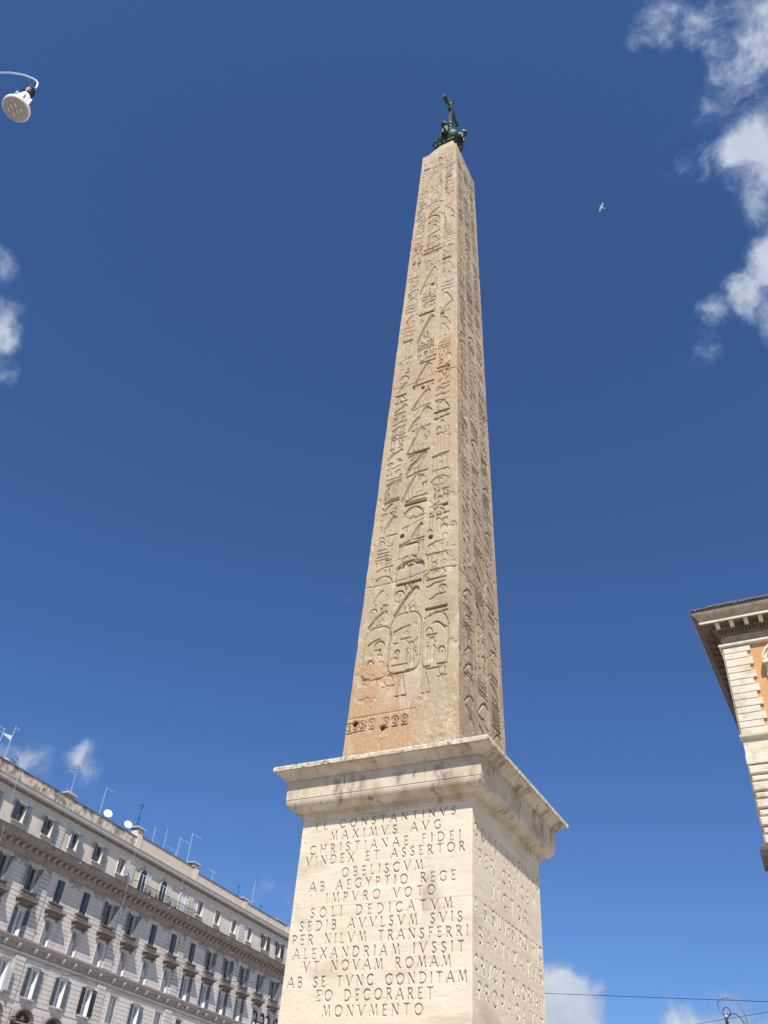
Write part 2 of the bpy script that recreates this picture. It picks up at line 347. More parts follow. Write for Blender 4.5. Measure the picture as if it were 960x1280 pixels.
# glyph shapes in a unit box: ('p', polygon, bulge) filled and sunk, ('l', polyline, half width in m), ('h', hole)
GL = {
 'bar': [('p', [(0,.2),(1,.2),(1,.8),(0,.8)], 0)], 'thickbar': [('p', [(0,0),(1,0),(1,1),(0,1)], 0)],
 'wave': [('e', [(0,.2),(.2,.35),(.45,.9),(.75,.85),(1,.95)], .09)],
 'water3': [('e', [(0,.9),(.35,.97),(.6,.88),(1,.98)], .07), ('e', [(0,.55),(.4,.6),(.7,.52),(1,.6)], .07), ('e', [(0,.2),(.3,.26),(.65,.16),(1,.24)], .07)],
 'slash': [('e', [(0,0),(.2,.3),(.4,.62),(.75,.93),(1,1)], .13)],
 'slashthick': [('e', [(0,.1),(1,1)], .16), ('l', [(0,0),(1,.85)], .02)],
 'slashd': [('e', [(0,.75),(.2,.98),(.5,.85),(.8,.4),(1,0)], .12)],
 'loaf': [('e', arc(.5,0,.5,1,172,8), .09)],
 'disc': [('e', arc(.5,.5,.5,.5,185,-5), .10), ('l', arc(.5,.5,.46,.46,0,360,14), .012), ('l', arc(.5,.5,.14,.14,0,360,8), .012)],
 'ring': [('l', arc(.5,.5,.46,.46,0,360,14), .020), ('l', arc(.5,.5,.15,.15,0,360,8), .016)],
 'arch': [('e', arc(.5,.35,.5,.62,172,8,10), .10), ('l', [(0,0),(.02,.45)], .012)],
 'dots': [('h', (.15,.5,.022)), ('h', (.5,.5,.022)), ('h', (.85,.5,.022))],
 'hole': [('h', (.5,.5,.075))],
 'reeds': [('l', [(.1,0),(.1,1)], .018), ('l', [(.4,0),(.42,.9)], .016), ('l', [(.7,0),(.7,1)], .018), ('l', [(.1,1),(.28,.7)], .018), ('l', [(.7,1),(.95,.7)], .018)],
 'vv': [('l', [(0,1),(.2,0),(.45,.8)], .03), ('l', [(.55,.9),(.75,0),(1,1)], .03)],
 'kk': [('l', [(0,1),(.5,.4),(1,1)], .03)],
 'cart': [('l', [(.5,0)]+arc(.72,.18,.28,.18,-90,0,5)+arc(.66,.76,.34,.24,0,90,6)+arc(.34,.76,.34,.24,90,180,6)+arc(.28,.18,.28,.18,180,270,5)+[(.5,0)], .026)],
 'eye': [('e', arc(.5,.1,.55,.85,160,20,8), .07), ('l', arc(.5,.9,.55,.85,200,340,8), .016), ('e', arc(.5,.5,.14,.24,175,5,8), .05)],
 'mouth': [('e', arc(.5,.1,.52,.85,165,15,8), .10), ('l', arc(.5,.9,.52,.85,195,345,8), .016)],
 'square': [('e', [(0,.95),(1,1)], .12), ('l', [(0,.95),(0,0),(1,.05),(1,1)], .012)],
 'temple': [('l', [(0,.05),(.02,.72)]+arc(.5,.72,.5,.26,175,5,8)+[(.98,.72),(1,.05)], .022), ('l', [(.5,.95),(.5,.05)], .014), ('e', [(0,.72),(.2,.89),(.5,.98),(.8,.89),(1,.72)], .12)],
 'bumps': [('p', [(0,0),(.28,0),(.28,.2),(0,.2)], 0), ('p', [(.36,.05),(.62,.05),(.62,.25),(.36,.25)], 0), ('p', [(.7,.1),(1,.1),(1,.3),(.7,.3)], 0), ('l', [(.15,.3),(.25,.8),(.35,.9)], .03), ('l', [(.55,.9),(.68,.7),(.75,.45)], .03)],
 'house': [('l', [(.05,0),(.05,.95),(.95,.95),(.95,0)], .015), ('l', [(.3,0),(.3,.8)], .012), ('l', [(.6,0),(.6,.9)], .012), ('p', [(0,.93),(.2,.98),(.2,1.04),(0,1.0)], 0)],
 'legs': [('l', [(.15,1),(.15,.2),(.45,.1)], .018), ('l', [(.65,1),(.65,.2),(1,.1)], .018)],
 'head': [('e', arc(.5,.5,.46,.46,175,5,8), .06), ('l', arc(.5,.5,.44,.44,0,360,10), .010), ('h', (.35,.5,.02)), ('h', (.68,.5,.02))],
 'ankh': [('l', arc(.5,.62,.36,.36,-60,240,10)+[(.5,.28),(.68,.31)], .022), ('l', [(.5,.3),(.5,0)], .022), ('l', [(0,.22),(1,.26)], .026)],
 'man': [('l', [(.2,0),(.3,.5),(.55,.6),(.5,.95)], .022), ('l', [(.3,.5),(.8,.4),(.8,0)], .02), ('h', (.5,.95,.035))],
 'scarab': [('e', arc(.5,.45,.26,.42,175,5,8), .07), ('l', [(.3,.75),(0,1)], .016), ('l', [(.7,.75),(1,1)], .016), ('l', [(.25,.4),(0,.35)], .014), ('l', [(.75,.4),(1,.35)], .014), ('l', [(.35,.1),(.15,0)], .014), ('l', [(.65,.1),(.85,0)], .014)],
 'basket': [('e', [(0,1),(1,1)], .10), ('l', arc(.5,1,.5,1,180,360), .013)],
 'tri': [('l', [(.05,0),(.5,1),(.95,0)], .016), ('p', [(0,0),(.4,0),(.4,.05),(0,.05)], 0), ('p', [(.6,0),(1,0),(1,.05),(.6,.05)], 0)],
 'arm': [('e', [(0,.18),(.3,.25),(.35,.85),(.5,1),(.62,.75),(1,.95)], .09), ('l', [(0,.05),(1,.55)], .014)],
 'falcon': [('e', [(0,0),(.15,.24),(.34,.52),(.55,.76),(.72,.93),(.84,1),(.96,.93)], .20), ('l', [(.98,.86),(.84,.66),(.78,.48),(.6,.3)], .011), ('l', [(.42,.3),(.42,.05),(.55,.03)], .02), ('l', [(.6,.3),(.6,.06),(.74,.04)], .02)],
 'bird': [('e', [(0,.15),(.2,.48),(.48,.66),(.60,.88),(.74,1),(.9,.93)], .14), ('l', [(.1,.18),(.3,.32),(.5,.3),(.68,.42),(.74,.7),(.88,.78)], .012), ('l', [(.38,.3),(.36,0)], .018), ('l', [(.52,.3),(.54,0)], .018), ('l', [(.2,.7),(.45,.9)], .02)],
 'snake': [('l', [(0,.2),(.25,.6),(.5,.3),(.75,.7),(1,.95)], .03)],
 'staff': [('l', [(.5,0),(.5,.85),(.8,1)], .02), ('l', [(.3,.1),(.7,.1)], .02)],
}
def carve(H, Ug, Vg, u0, u1, v0, v1, kind, depth, soft=.012, flip=False, wk=1.0):
    """H depth map, Ug (ncol) and Vg (nrow) in metres"""
    m = .12
    c0, c1 = np.searchsorted(Ug, [min(u0,u1)-m, max(u0,u1)+m]); r0, r1 = np.searchsorted(Vg, [v0-m, v1+m])
    if c1-c0 < 2 or r1-r0 < 2: return
    X, Y = np.meshgrid(Ug[c0:c1], Vg[r0:r1]); sub = H[r0:r1, c0:c1]; w, h = u1-u0, v1-v0
    sc = min(abs(w), h)
    for sh in GL[kind]:
        if sh[0] == 'h':
            x, y, r = sh[1]; d = np.hypot(X-(u0+x*w), Y-(v0+y*h))-r
            cut = (depth*2.2 if r > .05 else depth)*sstep(.5*soft, -soft, d)
        else:
            pts = [(u0+((1-x) if flip else x)*w, v0+y*h) for x, y in sh[1]]
            if sh[0] == 'e':
                # one-sided sunk edge: sheer under the line, easing back to the surface below it
                rch = min(sh[2]*.8, max(.04, sc*.45)); dn = [(x+(.25*rch if pts[-1][1] > pts[0][1]+.2*abs(w) else 0), y-rch) for x, y in pts]
                sd = poly_sd(X, Y, pts+dn[::-1]); d = line_d(X, Y, pts)
                cut = depth*1.15*sstep(.5*soft, -.5*soft, sd)*np.clip(1-d/rch, 0, 1)**.8
                np.maximum(sub, cut, out=sub); continue
            if sh[0] == 'l':
                d = line_d(X, Y, pts)-sh[2]*wk; cut = depth*.75*sstep(.5*soft, -.5*soft, d)
            else:
                d = poly_sd(X, Y, pts); cut = depth*sstep(.5*soft, -.5*soft, d)
                if sh[2]: cut = cut*(1-(.55+.4*sh[2])*sstep(.018, .060, -d))
        np.maximum(sub, cut, out=sub)

# Roman capitals: strokes as (polyline, half width factor)
TN, TK = .62, 1.0
LET = {
 'A': (.86, [([(.0,0),(.43,1)],TN),([(.43,1),(.86,0)],TK),([(.16,.36),(.70,.36)],TN)], [(0,0),(.86,0)]),
 'B': (.62, [([(.08,0),(.08,1)],TK),([(.08,1)]+arc(.28,.76,.24,.24,90,-90)+[(.08,.52)],.85),([(.08,.52)]+arc(.30,.26,.29,.26,90,-90)+[(.08,0)],.9)], [(.05,0),(.05,1)]),
 'C': (.84, [(arc(.48,.5,.46,.5,48,312,16),.9)], [(.80,.83),(.80,.17)]),
 'D': (.86, [([(.08,0),(.08,1)],TK),([(.08,1),(.3,1)]+arc(.34,.5,.48,.5,90,-90,12)+[(.3,0),(.08,0)],.85)], [(.05,0),(.05,1)]),
 'E': (.54, [([(.08,0),(.08,1)],TK),([(.08,1),(.5,1)],TN),([(.08,.53),(.44,.53)],TN),([(.08,0),(.52,0)],TN)], [(.5,.95),(.52,.05),(.05,0)]),
 'F': (.50, [([(.08,0),(.08,1)],TK),([(.08,1),(.5,1)],TN),([(.08,.52),(.42,.52)],TN)], [(.5,.95),(.08,0)]),
 'G': (.86, [(arc(.48,.5,.46,.5,48,312,16),.9),([(.80,.42),(.80,.08)],TK)], [(.80,.83),(.80,.42)]),
 'H': (.82, [([(.08,0),(.08,1)],TK),([(.74,0),(.74,1)],TK),([(.08,.52),(.74,.52)],TN)], [(.08,0),(.08,1),(.74,0),(.74,1)]),
 'I': (.16, [([(.08,0),(.08,1)],TK)], [(.08,0),(.08,1)]),
 'L': (.52, [([(.08,0),(.08,1)],TK),([(.08,0),(.52,0)],TN)], [(.08,1),(.52,.06),(.04,0)]),
 'M': (1.0, [([(.03,0),(.18,1)],TN),([(.18,1),(.50,.05)],TK),([(.50,.05),(.82,1)],TN),([(.82,1),(.97,0)],TK)], [(.03,0),(.97,0),(.16,1),(.84,1)]),
 'N': (.84, [([(.08,0),(.08,1)],TN),([(.08,1),(.76,0)],TK),([(.76,0),(.76,1)],TN)], [(.08,0),(.06,1),(.76,1)]),
 'O': (.96, [(arc(.48,.5,.46,.5,0,360,22),.85)], []),
 'P': (.58, [([(.08,0),(.08,1)],TK),([(.08,1)]+arc(.28,.74,.27,.26,90,-90)+[(.12,.48)],.85)], [(.08,0),(.05,1)]),
 'R': (.68, [([(.08,0),(.08,1)],TK),([(.08,1)]+arc(.28,.75,.26,.25,90,-90)+[(.10,.5)],.85),([(.28,.5),(.66,0)],TK)], [(.08,0),(.05,1),(.66,0)]),
 'S': (.56, [(arc(.29,.76,.22,.23,40,250,9)+[(.30,.52)]+arc(.27,.25,.25,.25,75,-145,10),.9)], [(.48,.9),(.05,.12)]),
 'T': (.72, [([(.36,0),(.36,1)],TK),([(.02,1),(.70,1)],TN)], [(.36,0),(.02,.95),(.70,.95)]),
 'V': (.84, [([(0,1),(.42,0)],TK),([(.42,0),(.84,1)],TN)], [(0,1),(.84,1)]),
 'X': (.80, [([(.04,1),(.76,0)],TK),([(.04,0),(.76,1)],TN)], [(.04,1),(.76,1),(.04,0),(.76,0)]),
 'Y': (.76, [([(.02,1),(.38,.5)],TK),([(.74,1),(.38,.5)],TN),([(.38,.5),(.38,0)],TK)], [(.02,1),(.74,1),(.38,0)]),
 'Z': (.70, [([(.04,1),(.66,1)],TN),([(.66,1),(.04,0)],TK),([(.04,0),(.68,0)],TN)], [(.04,.94),(.68,.06)]),
}
def text_cut(H, Ug, Vg, txt, x0, x1, z, cap, hw, depth, k=.92):
    ws = [LET[c][0] if c != ' ' else .5 for c in txt]
    gaps = len(txt)-1; gap = ((x1-x0)-sum(ws)*cap*k)/gaps; x = x0
    if gap < .02:
        k = ((x1-x0)-.03*gaps)/(sum(ws)*cap); gap = .03
    for c, w in zip(txt, ws):
        if c != ' ':
            a, b = np.searchsorted(Ug, [x-.05, x+w*cap*k+.05]); r0, r1 = np.searchsorted(Vg, [z-.05, z+cap+.05])
            if b > a+1 and r1 > r0+1:
                X, Y = np.meshgrid(Ug[a:b], Vg[r0:r1]); sub = H[r0:r1, a:b]
                jz = random.uniform(-.006, .006)
                for pts, f in LET[c][1]:
                    q = [(x+px*cap*k, z+jz+py*cap) for px, py in pts]; d = line_d(X, Y, q); ww = hw*f
                    np.maximum(sub, depth*(.55+.45*f)*np.clip((1-d/ww)*1.5, 0, 1), out=sub)
                for px, py in LET[c][2]:
                    sx, sz = x+px*cap*k, z+jz+py*cap; s = .085*cap
                    vert = c in 'EFLTZCGS' and (.02 < py < .98)
                    q = [(sx, sz-s), (sx, sz+s)] if vert else [(sx-s, sz), (sx+s, sz)]
                    d = line_d(X, Y, q); np.maximum(sub, depth*.55*np.clip(1-d/(hw*.6), 0, 1), out=sub)
        x += w*cap*k+gap

def grid_quads(nr, nc, off=0):
    i = np.arange((nr-1)*(nc-1)); r = i//(nc-1); c = i % (nc-1); a = r*nc+c+off
    return np.stack([a, a+1, a+nc+1, a+nc], 1)
def side_pts(side, along, inw, hx, hy):
    """world xy of a face point: side 0 front(-Y) 1 right(+X) 2 back 3 left; along in metres, inw inward depth"""
    if side == 0: return along, -(hy-inw)
    if side == 1: return hx-inw, along
    if side == 2: return -along, hy-inw
    return -(hx-inw), -along

CX, CY, ZC = -8.6603, 17.8898, 9.46
# ------------------------------------------------------------------ pedestal
ped = thing('pedestal', 'tall pale travertine pedestal carved with Latin inscription, carrying the obelisk', 'pedestal', (CX, CY, 0))
DH = 2.056
FRONT = [('FL CONSTANTINVS',-1.70,1.68,8.11),('MAXIMVS AVG',-1.30,1.34,7.86),('CHRISTIANAE FIDEI',-1.79,1.79,7.592),('VINDEX ET ASSERTOR',-1.86,1.88,7.36),('OBELISCVM',-.92,.96,7.07),
 ('AB AEGYPTIO REGE',-1.68,1.69,6.82),('IMPVRO VOTO',-1.25,1.25,6.57),('SOLI DEDICATVM',-1.59,1.62,6.30),('SEDIB AVVLSVM SVIS',-1.82,1.84,6.047),('PER NILVM TRANSFERRI',-1.955,1.96,5.79),
 ('ALEXANDRIAM IVSSIT',-1.89,1.88,5.525),('VT NOVAM ROMAM',-1.61,1.61,5.285),('AB SE TVNC CONDITAM',-1.94,1.94,5.015),('EO DECORARET',-1.23,1.27,4.767),('MONVMENTO',-1.06,1.07,4.504)]
RIGHT = [('CONSTANTINVS',-1.93,1.97,7.715),('PER CRVCEM',-1.68,1.67,7.225),('VICTOR',-1.08,1.10,6.745),('A S SILVESTRO HIC',-1.95,1.98,6.24),('BAPTIZATVS',-1.70,1.90,5.755),('CRVCIS GLORIAM',-1.95,1.99,5.245),('PROPAGAVIT',-1.75,1.85,4.82)]
def die_course(z0, z1, fine):
    V = []; Q = []; D_ = []; off = 0
    for side in range(4):
        step = .0095 if (fine and side < 2) else .06
        nc = int(2*DH/step)+1; nr = max(3, int((z1-z0)/step)+1)
        U = np.linspace(-DH, DH, nc); Z = np.linspace(z0+.0006, z1-.0006, nr)
        H = np.zeros((nr, nc)); UU, ZZ = np.meshgrid(U, Z)
        if fine and side < 2:
            for t, x0, x1, z in (FRONT if side == 0 else RIGHT):
                cap = .178 if side == 0 else .262
                if z+cap > z0-.1 and z < z1+.1: text_cut(H, U, Z, t, x0, x1, z, cap, .0138 if side == 0 else .0215, .048, .93 if side == 0 else .90)
            wear = sstep(.10, .28, fbm(UU*.8+side*9, ZZ*.9, 31)); H *= (1-.2*wear)
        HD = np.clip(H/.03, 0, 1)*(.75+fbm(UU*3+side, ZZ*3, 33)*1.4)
        H = H+.005*(fbm(UU*1.2+side*7, ZZ*1.2, 11)+.2)+.0022*fbm(UU*9, ZZ*18, 5, 3)
        pit = sstep(.13, .22, fbm(UU*5+side*3, ZZ*14, 77, 3)); H = H+.0035*pit
        e = np.minimum(ZZ-z0, z1-ZZ); H = H+.004*sstep(.012, .002, e)
        r = .018+.03*np.clip(fbm(Z*3+2, Z*0+side*0, 9)+.1, 0, 1)[:, None]
        t = DH-np.abs(UU); th = np.clip(t/r, 0, 1)*(math.pi/4)
        arcm = t < r
        al = np.where(arcm, DH-r+r*np.sin(math.pi/4-th+0)*1.0, np.abs(UU))
        # quarter rounding: at the corner both faces meet on the diagonal
        al = np.where(arcm, DH-r+r*np.sin(math.pi/4*(1-t/r)), np.abs(UU)); al = np.where(arcm, al, np.abs(UU))
        inw = np.where(arcm, r-r*np.cos(math.pi/4*(1-t/r)), 0)
        sm = sstep(0, .03, t)
        x, y = side_pts(side, np.sign(UU)*al, inw+H*sm, DH, DH)
        V.append(np.stack([x, y, ZZ], -1).reshape(-1, 3)); Q.append(grid_quads(nr, nc, off)); D_.append(HD.ravel()); off += nr*nc
    return np.concatenate(V), np.concatenate(Q), np.concatenate(D_)
for z0, z1 in [(3.0,4.2),(4.2,6.49),(6.49,8.40)]:
    v, q, dd = die_course(z0, z1, z1 > 4); link('block', npmesh('block', v, q, M_DIE, {'cut_dark': dd}), ped)
MB().box(-DH+.06, DH-.06, -DH+.06, DH-.06, 3, 9.3).build('core', M_CORE, ped)

def sweep(prof, side, u0, u1, mit0, mit1, hx, hy, step=.05, amp=.004, seed=0, lipz=None):
    """closed solid: outer profile (off,z) swept along one side; mitres at corners where mit is True"""
    n = max(2, int((u1-u0)/step)+1); T = np.linspace(0, 1, n); P = np.array(prof); k = len(P)
    off = P[:, 0]; zz = P[:, 1]; V = []
    hs = hx if side in (0, 2) else hy
    a0 = np.where(mit0, -(hs+off), u0); a1 = np.where(mit1, hs+off, u1)
    A = a0[None, :]+(a1-a0)[None, :]*T[:, None]
    X = np.repeat(off[None, :], n, 0); Zm = np.repeat(zz[None, :], n, 0)
    nz = fbm(A*2.5+side*11+seed, Zm*6+seed, 21, 4)*2
    am = np.full(k, amp)
    if lipz is not None: am = np.where(zz > lipz, .022, amp)
    chip = sstep(.22, .5, fbm(A*5+side*5, Zm*3, 41, 4))*am*1.5
    damp = np.ones(n); 
    X2 = X-np.abs(nz)*am-chip; X2[:, off < -.05] = X[:, off < -.05]
    x, y = side_pts(side, A, -X2, hx, hy)
    v = np.stack([x, y, Zm], -1).reshape(-1, 3)
    q = []
    for i in range(n-1):
        for j in range(k):
            j2 = (j+1) % k; q.append((i*k+j, (i+1)*k+j, (i+1)*k+j2, i*k+j2))
    f = [tuple(t) for t in q]+[tuple(range(k)), tuple(range((n-1)*k, n*k))[::-1]]
    return v, f
def sweep_obj(name, parent, mat, *a, smooth=False, **k):
    v, f = sweep(*a, **k); me = bpy.data.meshes.new(name); me.from_pydata(v.tolist(), [], f); me.materials.append(mat)
    me.polygons.foreach_set('use_smooth', [smooth]*len(me.polygons)); me.update()
    return link(name, me, parent)
def qarc(x0, z0, x1, z1, bulge, n=7):
    """curve from (x0,z0) to (x1,z1); bulge>0 convex outward/down"""
    out = []
    for i in range(n+1):
        t = i/n; x = x0+(x1-x0)*t; z = z0+(z1-z0)*t; nx, nz = (z1-z0), -(x1-x0); l = math.hypot(nx, nz)
        s = math.sin(math.pi*t)*bulge; out.append((x-nx/l*s*-1, z-nz/l*s*-1))
    return out
INN = -.12
lipP = [(INN,9.475),(.585,9.472),(.602,9.460),(.612,9.43),(.612,9.385),(.604,9.358),(INN,9.355)]
cyma = [(INN,9.352),(.570,9.352),(.550,9.335)]+qarc(.54,9.33,.385,9.195,.020,7)[1:]+[(.365,9.185),(.335,9.182),(.335,9.176),(INN,9.176)]
fasc = [(INN,9.170),(.330,9.170)]+[(.330, 9.17-.41*i/6) for i in range(1,6)]+[(.330,8.752),(.322,8.742),(INN,8.742)]
ovol = [(INN,8.738),(.318,8.738),(.322,8.722)]+[(.075+.245*math.cos(R(a)), 8.72-.215*math.sin(R(a))) for a in range(8, 88, 10)]+[(.085,8.503),(.055,8.498),(.055,8.405),(INN,8.405)]
neck = [(INN,8.402),(.045,8.402),(.032,8.38),(.012,8.36),(.006,8.30),(.004,8.262),(INN,8.262)]
neck = [(INN,8.402),(.045,8.402),(.030,8.385),(.016,8.372),(INN,8.372)]
cuts = {0: {'lip': [-1.2,.25,1.5], 'cyma': [-1.55,-.05,1.45], 'fasc': [-.9,1.1], 'ovol': [-.6,1.3], 'neck': [.1]},
        1: {'lip': [-.6,1.0], 'cyma': [-.9,.5,1.35], 'fasc': [.2,1.42], 'ovol': [-.5,1.02], 'neck': [.3]}}
for side in range(4):
    for nm, P, mat, sm in (('lip', lipP, M_LIP, True), ('cyma', cyma, M_CORN, False), ('fasc', fasc, M_CORN, False), ('ovol', ovol, M_CORN, False), ('neck', neck, M_CORN, False)):
        cs = [None]+cuts.get(side % 2, cuts[0])[nm]+[None]
        for a, b in zip(cs[:-1], cs[1:]):
            sweep_obj('cornice_block', ped, mat, P, side, (-9 if a is None else a+.004), (9 if b is None else b-.004), a is None, b is None, DH, DH,
                      step=(.03 if side < 2 else .3), seed=hash((side, nm, a is None)) % 1 + (a or 0)*3.7, amp=.004, lipz=(9.36 if nm == 'lip' else None), smooth=False)
MB().box(-DH-.45, DH+.45, -DH-.45, DH+.45, 9.30, 9.44).build('cornice_top', M_LIP, ped)
# pedestal base below the frame
base = MB()
for h, z0, z1 in [(2.12,2.86,3.0),(2.24,2.66,2.86),(2.36,2.42,2.66),(2.5,.9,2.42),(2.9,.6,.9),(3.6,.3,.6),(4.3,.0,.3)]:
    base.box(-h, h, -h, h, z0, z1)
base.build('plinth', M_DIE, ped)

